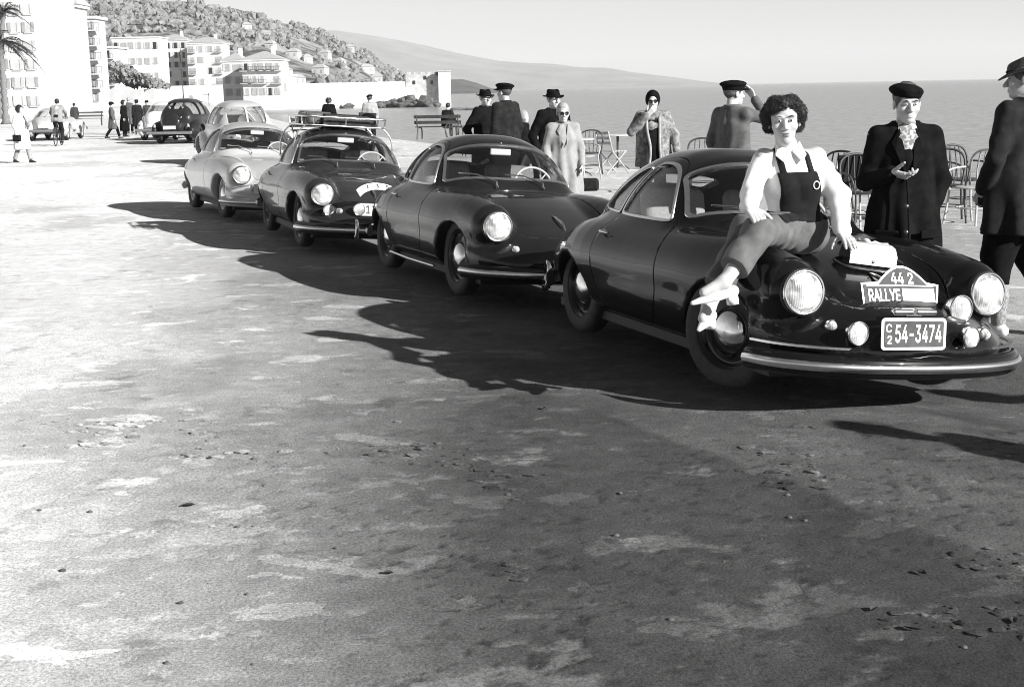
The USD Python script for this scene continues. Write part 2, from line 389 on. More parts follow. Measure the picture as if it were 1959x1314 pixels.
L["white_paint"] = look("white_paint", .62, .7, scale=3, rough=.35, coat=.5, coatr=.08)
L["chrome"] = look("chrome", .72, .82, scale=20, rough=.13, metal=1)
L["trim"] = look("aluminium_trim", .74, .84, scale=30, rough=.26, metal=1)
L["rubber"] = look("tyre_rubber", .018, .03, scale=30, rough=.8, bump=.2, bscale=120)
L["seal"] = look("black_seal", .01, rough=.6)
L["interior"] = look("cabin_lining", .16, .22, rough=.8)
L["seat_cloth"] = look("seat_cloth", .30, .38, scale=60, rough=.9, bump=.1)
L["dark_seat"] = look("dark_seat", .16, .22, scale=60, rough=.85)
L["ivory"] = look("ivory_plastic", .6, rough=.35)
L["plate_white"] = look("white_enamel", .62, .74, scale=14, rough=.35, coat=.4)
L["plate_grey"] = look("grey_enamel", .06, .10, scale=14, rough=.75, spec=.12)
L["plate_dark"] = look("dark_lettering", .03, rough=.5)
L["plate_mid"] = look("grey_lettering", .22, rough=.5)
L["lens"] = usdkit.material(stage, "/World/Looks/lamp_lens", {"tc": ("texture_coordinate", {}), "mp": ("mapping", {"scale": (1, 1, 1)}), "w": ("wave_texture", {"bands_direction": "y", "scale": 26.0, "distortion": .6, "detail": 1.0}),
    "n": ("noise_texture", {"scale": 11.0, "detail": 4.0, "distortion": .8}), "b": ("bump", {"strength": .22, "distance": .006}), "r": ("rgb_ramp", {"ramp": [(.35, (.22,) * 3), (.62, (.82,) * 3)]}),
    "p": ("principled_bsdf", {"roughness": .18, "coat_weight": 1.0, "coat_roughness": .03, "metallic": .25})},
    [("tc.object", "mp.vector"), ("mp.vector", "w.vector"), ("mp.vector", "n.vector"), ("w.fac", "b.height"), ("b.normal", "p.normal"), ("n.fac", "r.fac"), ("r.color", "p.base_color")], surface="p.BSDF")

def sweep(path, prof, closed=False):
    """A (outward, up) profile swept along a plan curve; outward is to the right of the direction of travel."""
    P = np.asarray(path, float); t = np.gradient(P, axis=0); t[:, 2] = 0; t /= np.linalg.norm(t, axis=1, keepdims=True)
    o = np.stack([t[:, 1], -t[:, 0], 0 * t[:, 0]], 1); pr = np.asarray(prof, float); n = len(pr)
    v = P[:, None] + pr[None, :, :1] * o[:, None] + pr[None, :, 1:2] * np.array([0, 0, 1.0])
    i, j = np.meshgrid(np.arange(len(P) - 1), np.arange(n), indexing="ij"); j2 = (j + 1) % n
    q = np.stack([i * n + j, (i + 1) * n + j, (i + 1) * n + j2, i * n + j2], -1).reshape(-1, 4)
    f = np.vstack([q[:, [0, 1, 2]], q[:, [0, 2, 3]]])
    ends = []
    for k, fl in ((0, False), (len(P) - 1, True)):
        for a in range(1, n - 1):
            e = [k * n, k * n + a, k * n + a + 1]; ends.append(e[::-1] if fl else e)
    m = trimesh.Trimesh(v.reshape(-1, 3), np.vstack([f, ends]), process=False)
    m.fix_normals(); return m
def plan(pts, z, n=40):
    p = spline([(a, b, z) for a, b in pts], n); return p
_half = [(.47, -.84), (.58, -.80), (.70, -.715), (.81, -.56), (.885, -.31), (.91, 0)]
BUMP_PLAN = _half + [(a, -b) for a, b in _half[-2::-1]]
_rh = [(-2.62, .72), (-2.85, .60), (-3.02, .40), (-3.09, .15)]
RBUMP_PLAN = _rh + [(a, -b) for a, b in _rh[::-1]]
BLADE = [(-.03, -.05), (.0, -.062), (.02, -.05), (.03, -.02), (.032, .01), (.026, .035), (.012, .052), (-.01, .058), (-.03, .055)]
STRIP = [(.022, -.030), (.036, -.026), (.044, -.012), (.046, 0), (.044, .010), (.036, .020), (.022, .022)]
def rounded_box(sx, sy, sz, r, c=(0, 0, 0), R=None):
    s = mf.Manifold.sphere(r, 16); h = np.array([sx, sy, sz]) / 2 - r
    m = tri(mf.Manifold.batch_hull([s.translate((a * h[0], b * h[1], d * h[2])) for a in (-1, 1) for b in (-1, 1) for d in (-1, 1)]))
    if R is not None: m.apply_transform(trimesh.transformations.rotation_matrix(R[0], R[1]))
    m.apply_translation(c); return m
TYRE = lathe([(.215, -.055), (.225, -.07), (.27, -.078), (.305, -.072), (.326, -.05), (.331, -.02), (.331, .02), (.326, .05), (.305, .072), (.27, .078), (.225, .07), (.215, .055), (.2, .03), (.2, -.03), (.215, -.055)], 44)
RIM = lathe([(.001, .02), (.10, .025), (.13, .04), (.17, .028), (.19, .03), (.20, .05), (.218, .062), (.224, .058), (.216, .045), (.205, .02), (.2, -.04), (.001, -.04)], 36)
CAP = lathe([(.001, .088), (.04, .086), (.08, .078), (.11, .06), (.122, .04), (.124, .03), (.11, .025)], 30)
def ring_lamp(parent, at, axis, r, name="headlight", depth=.05, rimw=.011, shell=True, bulge=.30, tip=False):
    """A lamp with its shell, chrome rim and lens."""
    prof = [(.004, -depth * 1.2), (r * .5, -depth * 1.1), (r * .85, -depth * .6), (r, -.01), (r, 0)]
    base = obj(name, lathe(prof, 30, axis, at), L["chrome"], parent, True) if shell else obj(name, lathe([(r * 1.04, -.03), (r * 1.07, .0), (r * .9, .004)], 36, axis, at), L["seal"], parent, True)
    rim = [(r - rimw * .2, -.012)] + [(r - rimw * .5 + rimw * .75 * math.cos(a), .002 + rimw * .9 * math.sin(a)) for a in np.linspace(-.6, math.pi, 9)]
    obj("rim", lathe(rim, 40, axis, at), L["chrome"], base, True)
    rr = r - rimw
    obj("lens", lathe([(.001, r * bulge)] + [(rr * math.sin(a), r * bulge * math.cos(a) ** .9) for a in np.linspace(.2, 1.5, 9)] + [(rr, .0)], 40, axis, at), L["lens"], base, True)
    return base
def letters(parent, text, h, M, material, bold=True, width=None, name="lettering", depth=.003):
    m = meshkit.text_mesh(text, h, depth, bold)
    b = m.bounds; m.apply_translation([-(b[0, 0] + b[1, 0]) / 2, -(b[0, 1] + b[1, 1]) / 2, 0])
    if width: m.apply_scale([width / (b[1, 0] - b[0, 0]), 1, 1])
    m.apply_transform(M); return obj(name, m, material, parent, False)
def car_matrix(x, y, heading, roll, z=0.0, pitch=0.0):
    h = math.radians(heading); r = math.radians(roll)
    fw = np.array([math.sin(h), -math.cos(h), 0]); lf = np.array([math.cos(h), math.sin(h), 0]); up = np.array([0, 0, 1.0])
    l2, u2 = lf * math.cos(r) - up * math.sin(r), up * math.cos(r) + lf * math.sin(r)
    M = np.eye(4); M[:3, 0], M[:3, 1], M[:3, 2], M[:3, 3] = fw, l2, u2, (x, y, z)
    return M
BODY_DROP = .05
def coupe(label, M, paint, seat="dark_seat", overriders=True, steer=0.0, group=None, sill=True):
    M = M.copy(); M[:3, 3] -= BODY_DROP * M[:3, 2]
    t = thing("coupe", label, "car", matrix=M, group=None)
    P = L[paint]
    body = obj("body", CAR["body"], P, t)
    hood = obj("hood", CAR["hood"], P, t)
    dr = obj("door", CAR["door_r"], P, t); dl = obj("door", CAR["door_l"], P, t)
    obj("windscreen", CAR["screen"], L["glass"], t); obj("windscreen_frame", CAR["screen_frame"], L["trim"], t)
    obj("rear_window", CAR["rear"], L["glass"], t)
    for k, d in (("r", dr), ("l", dl)):
        obj("window", CAR["dg_" + k], L["glass"], d); obj("window_frame", CAR["wf_" + k], L["trim"], d)
        q = obj("quarter_window", CAR["qg_" + k], L["glass"], t); obj("window_frame", CAR["qf_" + k], L["trim"], q)
    obj("floor_pan", box(2.95, 1.30, .06, (-1.08, 0, .215)), L["seal"], t)
    for s in (-1, 1):
        ytop = .835
        d = dr if s < 0 else dl
        obj("handle", cat(tube(spline([(-1.57, s * .775, .80), (-1.56, s * .82, .803), (-1.50, s * .833, .803), (-1.45, s * .815, .80)], 14), [.009] * 14, 8), lathe([(.016, 0), (.014, .012), (.004, .016)], 12, (0, s, .2), (-1.57, s * .78, .80))), L["chrome"], d, True)
        h = ring_lamp(t, (.582, s * .594, .668), (1, s * .05, .10), .121, shell=False, rimw=.015)
        if sill: obj("sill_strip", tube([(-.44, s * .772, .245), (-1.1, s * .79, .243), (-1.72, s * .772, .245)], .011, 8), L["trim"], t, True)
        for ax in (0, AX2):
            R = trimesh.transformations.rotation_matrix(-s * math.pi / 2, (1, 0, 0))
            if ax == 0 and steer: R = trimesh.transformations.rotation_matrix(steer, (0, 0, 1)) @ R
            T = trimesh.transformations.translation_matrix((ax, s * (.655 if ax == 0 else .635), .381)) @ R
            w = obj("wheel", TYRE.copy().apply_transform(T), L["rubber"], t, 40)
            obj("rim", RIM.copy().apply_transform(T), P, w, 40); obj("hub_cap", CAP.copy().apply_transform(T), L["chrome"], w, True)
    fb = obj("front_bumper", sweep(plan(BUMP_PLAN, .315, 60), BLADE), P, t, 50)
    obj("bumper_strip", sweep(plan(BUMP_PLAN, .315, 60), STRIP), L["trim"], fb, 60)
    rb = obj("rear_bumper", sweep(plan(RBUMP_PLAN, .37, 40), BLADE), P, t, 50)
    obj("bumper_strip", sweep(plan(RBUMP_PLAN, .37, 40), STRIP), L["trim"], rb, 60)
    if overriders:
        for s in (-1, 1):
            obj("overrider", tube(spline([(.86, s * .29, .215), (.93, s * .29, .23), (.955, s * .29, .31), (.945, s * .29, .40), (.885, s * .29, .435)], 16), np.interp(np.linspace(0, 1, 16), [0, .3, .7, 1], [.016, .024, .024, .014]), 10), L["chrome"], fb, True)
    obj("hood_handle", tube(spline([(x_, 0, surf_z(x_, 0) + e_) for x_, e_ in ((.57, -.005), (.54, .02), (.45, .025), (.33, .014), (.27, -.004))], 16), np.interp(np.linspace(0, 1, 16), [0, .25, .7, 1], [.006, .014, .011, .005]), 10), L["chrome"], hood, True)
    for s in (1, -1):
        y0 = .03 + .22 * s
        w = obj("wiper", tube([(-0.520, y0, .95), (-0.535, y0, .985), (-0.600, y0 - .17, 1.04), (-0.620, y0 - .33, 1.045)], .006, 6), L["chrome"], t)
        obj("wiper_knob", lathe([(.014, -.01), (.014, .012), (.004, .02)], 10, (.4, 0, .9), (-0.515, y0, .935)), L["chrome"], w)
        sb = rounded_box(.13, .46, .55, .06, (-1.50, s * .31, .84), (-.28, (0, 1, 0)))
        st = obj("seat", rounded_box(.50, .48, .14, .06, (-1.2, s * .31, .53)), L[seat], t, True); obj("seat_back", sb, L[seat], st, True)
    obj("dashboard", cat(box(.20, 1.0, .16, (-.82, 0, .80), .03), box(.22, .92, .04, (-.80, 0, .885), .015)), L["interior"], t)
    wh = [(-.93 + .19 * .35 * math.sin(a) * -1, .33 + .19 * math.cos(a), .93 + .19 * .93 * math.sin(a)) for a in np.linspace(0, 2 * math.pi, 33)[:-1]]
    sw = obj("steering_wheel", tube(wh, .011, 8, closed=True), L["ivory"], t, True)
    obj("spoke", cat([tube([(-.92, .33, .93), p], .007, 6) for p in (wh[4], wh[12], wh[24])] + [lathe([(.03, -.01), (.03, .01), (.004, .02)], 12, (-.9, 0, .35), (-.925, .33, .93))]), L["ivory"], sw, True)
    obj("rear_view_mirror", cat(rounded_box(.03, .20, .06, .012, (-.97, 0, 1.235)), tube([(-.97, 0, 1.26), (-.96, 0, 1.32)], .006, 6)), L["ivory"], t, True)
    obj("rear_shelf", box(.65, .86, .03, (-1.88, 0, .84)), L["interior"], t)
    return t, hood, fb, body
# ------------------------------------------------------------------ the ground
ROW0, ROWD = np.array([1.85, 8.15]), np.array([-.411, .911])
ROWN = np.array([.911, .411])
def row_s(x, y): return (x - ROW0[0]) * ROWN[0] + (y - ROW0[1]) * ROWN[1]
def ground_z(x, y):
    s = row_s(np.asarray(x, float), np.asarray(y, float)); near = np.clip((40 - np.asarray(y, float)) / 15, 0, 1)
    return -.095 * np.exp(-((s - .72) / .62) ** 2) * near
_cy = np.array([-40, 2, 18.8, 35, 53, 75, 105, 140, 200, 300, 420, 700]); _cx = np.array([22, 11.2, 6.4, 1.2, -4.2, -10.5, -17.5, -25, -40, -62, -90, -150])
def coast(y): return PCH(_cy, _cx)(y)
_ys = [-30, -15, -5, 0, 2.0]
y = 3.2
while y < 620: _ys.append(y); y += max(.012, .0042 * y) if y < 26 else .011 * y
_xs = np.unique(np.r_[np.arange(-2.8, 4.6, .022), np.arange(4.6, 9, .12), np.arange(9, 24, .8), -2.8 - np.cumsum(.03 * 1.06 ** np.arange(80)), [-400, -250]])
_xs = _xs[_xs > -420]
GX, GY = np.meshgrid(_xs, np.array(_ys), indexing="xy")
GX = np.minimum(GX, coast(GY))
GZ = ground_z(GX, GY)
P3 = np.stack([GX, GY, 0 * GX], -1)
def fb(s, o=4, seed=0, sx=1.0, sy=1.0): return meshkit.fbm(P3 * np.array([s * sx, s * sy, 1.0]), o, seed)
# a thin, worn top layer of tar on a paler base: flaked patches lie 8 mm lower and are paler
_bx, _by = zip(*[on_ground(*q)[:2] for q in ((700, 760), (1040, 748), (1400, 880), (1700, 985), (1959, 1085), (2400, 1250))])
_o = np.argsort(_bx); _edge = np.interp(GX, np.array(_bx)[_o], np.array(_by)[_o])
old = np.clip((_edge + .25 * (fb(3, 4, 5) - .5) - GY) / .10, 0, 1)          # 1 on the older dark surface near the camera
n1 = fb(2.6, 5, 11, .75, 1.1); n2 = fb(7.5, 4, 23, .8, 1.2)
flake = np.clip((n1 * .6 + n2 * .4 - .60) / .018, 0, 1) * np.clip((9.5 - GY) / 1.5, 0, 1) * (.35 + .65 * old)
pit = np.clip((fb(24, 3, 31) - .68) / .05, 0, 1) * np.clip((fb(1.1, 2, 37) - .42) / .15, 0, 1) * np.clip((8 - GY) / 2, 0, 1)
grit = (fb(30, 2, 41) - .5) * .005 * np.clip((9 - GY) / 3, 0, 1)
GZ = GZ - .0045 * flake - 1 * .006 * pit + grit + (fb(.35, 3, 3) - .5) * .02 * np.clip((GY - 3) / 6, 0.3, 1)
dust_glare = np.clip((.15 - GX) / (1.15 + .215 * np.minimum(GY, 30)), 0, 1) ** 1.55                 # dusty tone and overexposure glare painted into the albedo, paler towards the left
dust_glare = np.clip(dust_glare + (.12 + .4 * dust_glare) * (fb(.5, 5, 51, 1, .6) - .5) + .15 * (n2 - .5) * np.clip(dust_glare * 4, 0, 1), 0, 1)
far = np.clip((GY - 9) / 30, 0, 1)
alb = .050 + .026 * (fb(2.2, 4, 61) - .5) + .02 * (fb(12, 3, 71) - .5)
alb = alb + (1 - old) * .032
alb = alb * (1 - .30 * np.clip((fb(.9, 4, 81) - .5) / .1, 0, 1) * (1 - old))
alb = np.where(flake > 0, alb + flake * (.045 + .05 * (n2 - .5)), alb) - .05 * pit
alb = alb + dust_glare * np.interp(GY, [4.2, 5.5, 9, 14], [.52, .46, .34, .30]) + far * .07
prom = np.clip((row_s(GX, GY) - 1.5) / 1.2, 0, 1) * np.clip(GY - 6, 0, 1)
alb = alb * (1 - prom) + prom * (.36 + .06 * (fb(1.2, 4, 91) - .5))
stain = np.clip((fb(.8, 3, 101, 1, .5) - .62) / .06, 0, 1)
alb = np.clip(alb * (1 - .22 * stain) * .93, .03, .6)
ALBG = alb.copy()
n, m = GX.shape
i, j = np.meshgrid(np.arange(n - 1), np.arange(m - 1), indexing="ij")
q = np.stack([i * m + j, i * m + j + 1, (i + 1) * m + j + 1, (i + 1) * m + j], -1).reshape(-1, 4)
fx = GX.ravel(); q = q[(fx[q[:, 1]] - fx[q[:, 0]] > 1e-6) | (fx[q[:, 2]] - fx[q[:, 3]] > 1e-6)]
_GV = np.stack([GX, GY, GZ], -1).reshape(-1, 3)
_used, _inv = np.unique(q.ravel(), return_inverse=True)
_GV, q, alb = _GV[_used], _inv.reshape(-1, 4), alb.ravel()[_used]
usdkit.material(stage, "/World/Looks/road_surface", {"a": ("attribute", {"attribute": "albedo"}), "geo": ("geometry", {}), "n": ("noise_texture", {"scale": 75.0, "detail": 5.0, "roughness": .7}), "n2": ("noise_texture", {"scale": 7.0, "detail": 8.0, "roughness": .7}),
    "mp": ("mapping", {"scale": (.8, 1.25, 1.0)}), "fn": ("noise_texture", {"scale": 2.1, "detail": 9.0, "roughness": .58, "distortion": .3}), "fr": ("map_range", {"from_min": .600, "from_max": .612, "to_min": 1.0, "to_max": 1.55, "clamp": True}),
    "fn2": ("noise_texture", {"scale": 6.5, "detail": 9.0, "roughness": .6, "distortion": .4}), "fr2": ("map_range", {"from_min": .618, "from_max": .628, "to_min": 1.0, "to_max": 1.35, "clamp": True}), "m6": ("math", {"math_type": "multiply"}), "dn": ("noise_texture", {"scale": 3.1, "detail": 9.0, "roughness": .6}), "dr": ("map_range", {"from_min": .60, "from_max": .64, "to_min": 1.0, "to_max": .72, "clamp": True}),
    "pn": ("noise_texture", {"scale": 26.0, "detail": 4.0, "roughness": .6}), "pr": ("map_range", {"from_min": .69, "from_max": .72, "to_min": 1.0, "to_max": .40, "clamp": True}),
    "r": ("map_range", {"from_min": .3, "from_max": .7, "to_min": .50, "to_max": 1.50}), "r2": ("map_range", {"from_min": .3, "from_max": .7, "to_min": .80, "to_max": 1.20}), "m": ("math", {"math_type": "multiply"}), "m2": ("math", {"math_type": "multiply"}), "m3": ("math", {"math_type": "multiply"}), "m4": ("math", {"math_type": "multiply"}), "m5": ("math", {"math_type": "multiply"}), "c": ("combine_color", {}),
    "h": ("math", {"math_type": "multiply_add", "value2": -.6}), "b": ("bump", {"strength": .75, "distance": .010}), "p": ("principled_bsdf", {"roughness": .85, "diffuse_roughness": 1.0, "specular_ior_level": .25})},
    [("geo.position", "mp.vector"), ("mp.vector", "fn.vector"), ("geo.position", "dn.vector"), ("geo.position", "pn.vector"), ("geo.position", "n.vector"), ("geo.position", "n2.vector"), ("fn.fac", "fr.value"), ("dn.fac", "dr.value"), ("pn.fac", "pr.value"), ("n.fac", "r.value"), ("n2.fac", "r2.value"),
     ("a.fac", "m.value1"), ("r.result", "m.value2"), ("m.value", "m2.value1"), ("r2.result", "m2.value2"), ("m2.value", "m3.value1"), ("fr.result", "m3.value2"), ("m3.value", "m4.value1"), ("dr.result", "m4.value2"), ("m4.value", "m5.value1"), ("pr.result", "m5.value2"), ("mp.vector", "fn2.vector"), ("fn2.fac", "fr2.value"), ("m5.value", "m6.value1"), ("fr2.result", "m6.value2"), ("m6.value", "c.r"), ("m6.value", "c.g"), ("m6.value", "c.b"),
     ("c.color", "p.base_color"), ("fr.result", "h.value1"), ("n.fac", "h.value3"), ("h.value", "b.height"), ("b.normal", "p.normal")], surface="p.BSDF")
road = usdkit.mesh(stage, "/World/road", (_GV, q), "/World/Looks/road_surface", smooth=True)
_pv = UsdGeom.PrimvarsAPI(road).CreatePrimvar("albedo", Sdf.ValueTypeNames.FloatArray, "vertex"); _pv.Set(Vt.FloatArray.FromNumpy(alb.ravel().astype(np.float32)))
tag(road, "worn dusty tar road running along the seafront into the pale promenade", "road", kind="structure")
# quay: coping along the edge, a stone wall below it
cy = np.r_[np.linspace(-20, 60, 60), np.linspace(62, 160, 40), np.linspace(170, 640, 40)]
cp = np.stack([coast(cy), cy, 0 * cy], 1)
obj("quay_wall", sweep(cp, [(-.5, -3.6), (.15, -3.6), (.0, -.02), (-.5, -.02)]), look("quay_stone", .30, .42, scale=1.5, rough=.9, bump=.3, bscale=6, world=True), None, False)
tag(stage.GetPrimAtPath("/World/quay_wall"), "pale stone quay wall dropping from the promenade edge to the sea", "quay wall", kind="structure")
# sea
sx = np.r_[-30000, -8000, -2000, -600, -200, 0, 200, 600, 2000, 8000, 30000]; sy = np.r_[-60, 0, 60, 200, 600, 2000, 8000, 40000.]
SX, SY = np.meshgrid(sx, sy); nn, mm = SX.shape
i, j = np.meshgrid(np.arange(nn - 1), np.arange(mm - 1), indexing="ij")
sq = np.stack([i * mm + j, i * mm + j + 1, (i + 1) * mm + j + 1, (i + 1) * mm + j], -1).reshape(-1, 4)
SEA_Z = -3.0
usdkit.material(stage, "/World/Looks/sea_water", {"geo": ("geometry", {}), "mp": ("mapping", {"scale": (.55, 1.0, 1.0)}), "n": ("noise_texture", {"scale": .8, "detail": 7.0, "roughness": .6, "distortion": .3}), "n2": ("noise_texture", {"scale": 1.4, "detail": 6.0, "roughness": .7}),
    "b": ("bump", {"strength": 1.0, "distance": .20}), "r": ("rgb_ramp", {"ramp": [(.36, (.15,) * 3), (.64, (.40,) * 3)]}), "p": ("principled_bsdf", {"roughness": .22, "ior": 1.33, "specular_ior_level": .5})},
    [("geo.position", "mp.vector"), ("mp.vector", "n.vector"), ("mp.vector", "n2.vector"), ("n.fac", "b.height"), ("b.normal", "p.normal"), ("n2.fac", "r.fac"), ("r.color", "p.base_color")], surface="p.BSDF")
obj("sea", (np.stack([SX, SY, 0 * SX + SEA_Z], -1).reshape(-1, 3), sq), "/World/Looks/sea_water", None, True)
tag(stage.GetPrimAtPath("/World/sea"), "calm grey sea reaching the horizon", "sea", kind="structure")
# ------------------------------------------------------------------ the row of coupes
SP = np.array([-1.72, 3.81])
c1, hood1, bumper1, body1 = coupe("nearest black coupe with a woman sitting on its wing", car_matrix(1.85, 8.15, 20.3, 4.4), "black_paint", seat="seat_cloth", overriders=False, steer=.35, sill=False)
c2, hood2, bumper2, _ = coupe("dark coupe with bare nose, second in the row", car_matrix(1.92 + SP[0], 8.27 + SP[1], 21.5, 4.4), "dark_paint")
c3, hood3, bumper3, _ = coupe("dark coupe with a luggage rack on its roof", car_matrix(1.75 + 2 * SP[0], 8.48 + 2 * SP[1], 19.5, 4.4), "slate_paint", sill=False)
c4, hood4, bumper4, _ = coupe("pale grey coupe at the far end of the row", car_matrix(1.80 + 3 * SP[0], 8.75 + 3 * SP[1], 24.0, 4.0), "grey_paint", sill=False)
# ------------------------------------------------------------------ hills, breakwater, fort, town
def hill(name, ridge, y0, y1, label, material, base=-4.0, seed=1, rough=1.0, nx=160, ny=40):
    """A hillside: its skyline passes through the (px, py) ridge points seen at depth y1's crest; it falls to the sea at y0."""
    yc = y0 + (y1 - y0) * .62
    R = np.array([at_depth(px, py, yc) for px, py in ridge]); xs = np.linspace(R[0, 0], R[-1, 0], nx)
    crest = PCH(R[:, 0], R[:, 2])(xs)
    t = np.linspace(0, 1, ny); X, T = np.meshgrid(xs, t); Y = y0 + (y1 - y0) * T
    prof = np.where(T < .62, np.sin(np.clip(T / .62, 0, 1) * math.pi / 2) ** .9, np.cos((T - .62) / .38 * math.pi / 2) ** .8)
    X = X * (1 + (Y - yc) / yc * .25)
    amp = np.maximum(crest - base, 0)
    N = meshkit.fbm(np.stack([X, Y, 0 * X], -1) / (y1 - y0) * 9, 5, seed) - .5
    Z = base + amp * prof + N * amp * .22 * rough * np.sin(np.clip(T / .62, 0, 1) * math.pi) ** .7 + (meshkit.fbm(np.stack([X, Y, 0 * X], -1) / (y1 - y0) * 45, 3, seed + 5) - .5) * amp * .05 * rough
    n, m = X.shape
    i, j = np.meshgrid(np.arange(n - 1), np.arange(m - 1), indexing="ij")
    q = np.stack([i * m + j, i * m + j + 1, (i + 1) * m + j + 1, (i + 1) * m + j], -1).reshape(-1, 4)
    o = obj(name, (np.stack([X, Y, Z], -1).reshape(-1, 3), q), material, None, True)
    tag(o, label, "hill", kind="structure"); return X, Y, Z
scrub = look("hill_scrub", .05, .34, scale=.05, rough=.95, contrast=(.43, .60), detail=12, world=True)
far_rock = look("mountain_rock", .16, .28, scale=.004, rough=.95, contrast=(.35, .65), detail=8, world=True)
HX, HY, HZ = hill("hillside", [(-300, -60), (-100, -35), (60, -8), (200, -5), (330, 14), (420, 18), (500, 34), (530, 45), (590, 58), (640, 80), (665, 90), (700, 104), (740, 128), (775, 153), (800, 172), (815, 184)], 620, 1250, "scrubby hillside with scattered white villas above the town", scrub, seed=3)
hill("headland", [(820, 178), (850, 153), (880, 152), (905, 157), (930, 166), (960, 175)], 1500, 1900, "low dark headland behind the fort", look("headland_scrub", .05, .11, scale=.03, rough=.95, world=True), seed=9, nx=60, ny=24)
hill("mountains", [(300, 60), (500, 70), (640, 62), (700, 68), (780, 82), (840, 96), (900, 108), (960, 118), (1000, 121), (1060, 124), (1110, 130), (1150, 131), (1200, 139), (1260, 147), (1310, 155), (1350, 163), (1375, 168)], 6200, 9500, "pale hazy mountain ridge falling to the sea", far_rock, seed=17, rough=.6)
wall_white = look("lime_wall", .50, .70, scale=.35, rough=.9, contrast=(.3, .6), stretch=(1, 1, .4), world=True, bump=.1, bscale=3)
wall_cream = look("cream_render", .52, .64, scale=.5, rough=.9, contrast=(.3, .7), world=True)
wall_grey = look("weathered_render", .40, .55, scale=.5, rough=.9, contrast=(.3, .7), world=True)
stone_old = look("fort_stone", .34, .52, scale=.8, rough=.95, contrast=(.35, .65), world=True, bump=.3, bscale=4)
shutter = look("grey_shutters", .26, .36, scale=2, rough=.8)
tile_roof = look("roof_tiles", .34, .46, scale=3, rough=.9, world=True)
dark_in = look("window_dark", .02, .03, rough=.3)
# villas on the hillside
_vill = [(612, 146), (572, 150), (540, 138), (668, 98), (700, 140), (650, 128), (590, 118), (560, 105), (520, 98), (625, 112), (470, 55), (505, 72), (720, 152), (765, 132), (450, 92), (545, 72), (400, 48), (600, 92), (690, 160), (640, 150)][:14]
from scipy.spatial import cKDTree
_hp = np.stack([HX, HY, HZ], -1).reshape(-1, 3)[: 40 * 160 * 62 // 100]
def pix(p):
    d = np.asarray(p) - np.array([0, 0, CAM_H]); k = d @ _f
    return np.stack([PW / 2 + FOCAL * (d @ CR) / k, PH / 2 - FOCAL * (d @ CU) / k], -1)
_tree = cKDTree(pix(_hp))
for k, (px, py) in enumerate(_vill):
    c = _hp[_tree.query((px, py))[1]]
    w, d_, h = RNG.uniform(4.5, 8), RNG.uniform(5, 7), RNG.uniform(3, 5)
    where = ["above the breakwater", "below the ridge", "on the middle of the slope", "near the town"][k % 4]
    v = thing("villa", "small pale villa among scrub on the hillside", "villa", c - [0, 0, 1.5], RNG.uniform(-.4, .4), group="villas scattered on the hillside")
    obj("wall", box(w, d_, h, (0, 0, h / 2)), wall_grey, v, False)
    obj("roof", mf_roof(w, d_, h) if False else trimesh.convex.convex_hull(np.array([(sx * (w / 2 + .4), sy * (d_ / 2 + .4), h) for sx in (-1, 1) for sy in (-1, 1)] + [(sx * w * .2, 0, h + 1.8) for sx in (-1, 1)])), tile_roof, v, False)
    for a in (-1, 1):
        obj("window", box(1.0, .12, 1.5, (a * w * .25, -d_ / 2 - .02, h * .6)), shutter, v, False)

# bushes and small trees over the slope
_tris = []
_ico = trimesh.creation.icosphere(1, 1.0)
_cand = _hp[_hp[:, 2] > 4]; _w = meshkit.fbm(_cand / 60.0, 4, 77); _cand = _cand[_w > .47]
_sel = _cand[RNG.choice(len(_cand), 5600)] + RNG.uniform(-4, 4, (5600, 3)) * [1, 1, 0]
_from = np.linalg.norm(_sel[:, None, :2] - np.array([_hp[_tree.query(v)[1]][:2] for v in _vill])[None], axis=2).min(1); _sel = _sel[_from > 7]
_iv, _if = np.array(_ico.vertices), np.array(_ico.faces); _n = len(_sel)
_rad = (.45 + 2.3 * RNG.random((_n, 1, 1)) ** 2.2) * RNG.uniform(.7, 1.35, (_n, 1, 3)); _jit = RNG.uniform(.65, 1.3, (_n, len(_iv), 1))
_V = (_sel[:, None] + [0, 0, .3] + _iv[None] * _rad * _jit).reshape(-1, 3); _F = (_if[None] + (np.arange(_n) * len(_iv))[:, None, None]).reshape(-1, 3)
tag(obj("scrub", (_V, _F), look("bush_leaves", .12, .26, scale=.2, rough=.95, world=True), None, False), "dark bushes and small trees dotted over the hillside", "scrub", kind="stuff")
# the white breakwater and its rocks
def quadwall(p0, p1, z0, z1, th):
    p0, p1 = np.asarray(p0), np.asarray(p1); d = p1 - p0; L_ = np.linalg.norm(d); M = np.eye(4)
    M[:3, :3] = np.array([[d[0] / L_, -d[1] / L_, 0], [d[1] / L_, d[0] / L_, 0], [0, 0, 1]]); M[:2, 3] = p0
    b = box(L_, th, z1 - z0, (L_ / 2, 0, (z0 + z1) / 2)); b.apply_transform(M); return b
bw0, bw1 = at_depth(250, 190, 415)[:2], at_depth(776, 190, 420)[:2]
topz = at_depth(700, 160, 418)[2]
t = thing("breakwater", "long white sea wall running out to the old fort", "sea wall")
obj("wall", quadwall(bw0, bw1, SEA_Z - 1, topz, 3.0), wall_white, t, False)
obj("parapet", quadwall(bw0 + [0, -1.2], bw1 + [0, -1.2], topz, topz + .35, .5), wall_white, t, False)
def boulder(r, seed):
    q = np.random.default_rng(seed).normal(size=(16, 3)); q /= np.linalg.norm(q, axis=1, keepdims=True); q *= np.random.default_rng(seed + 9).uniform(.75, 1.15, (16, 1)) * np.array([1.25, 1, .8]); return trimesh.convex.convex_hull(q * r)
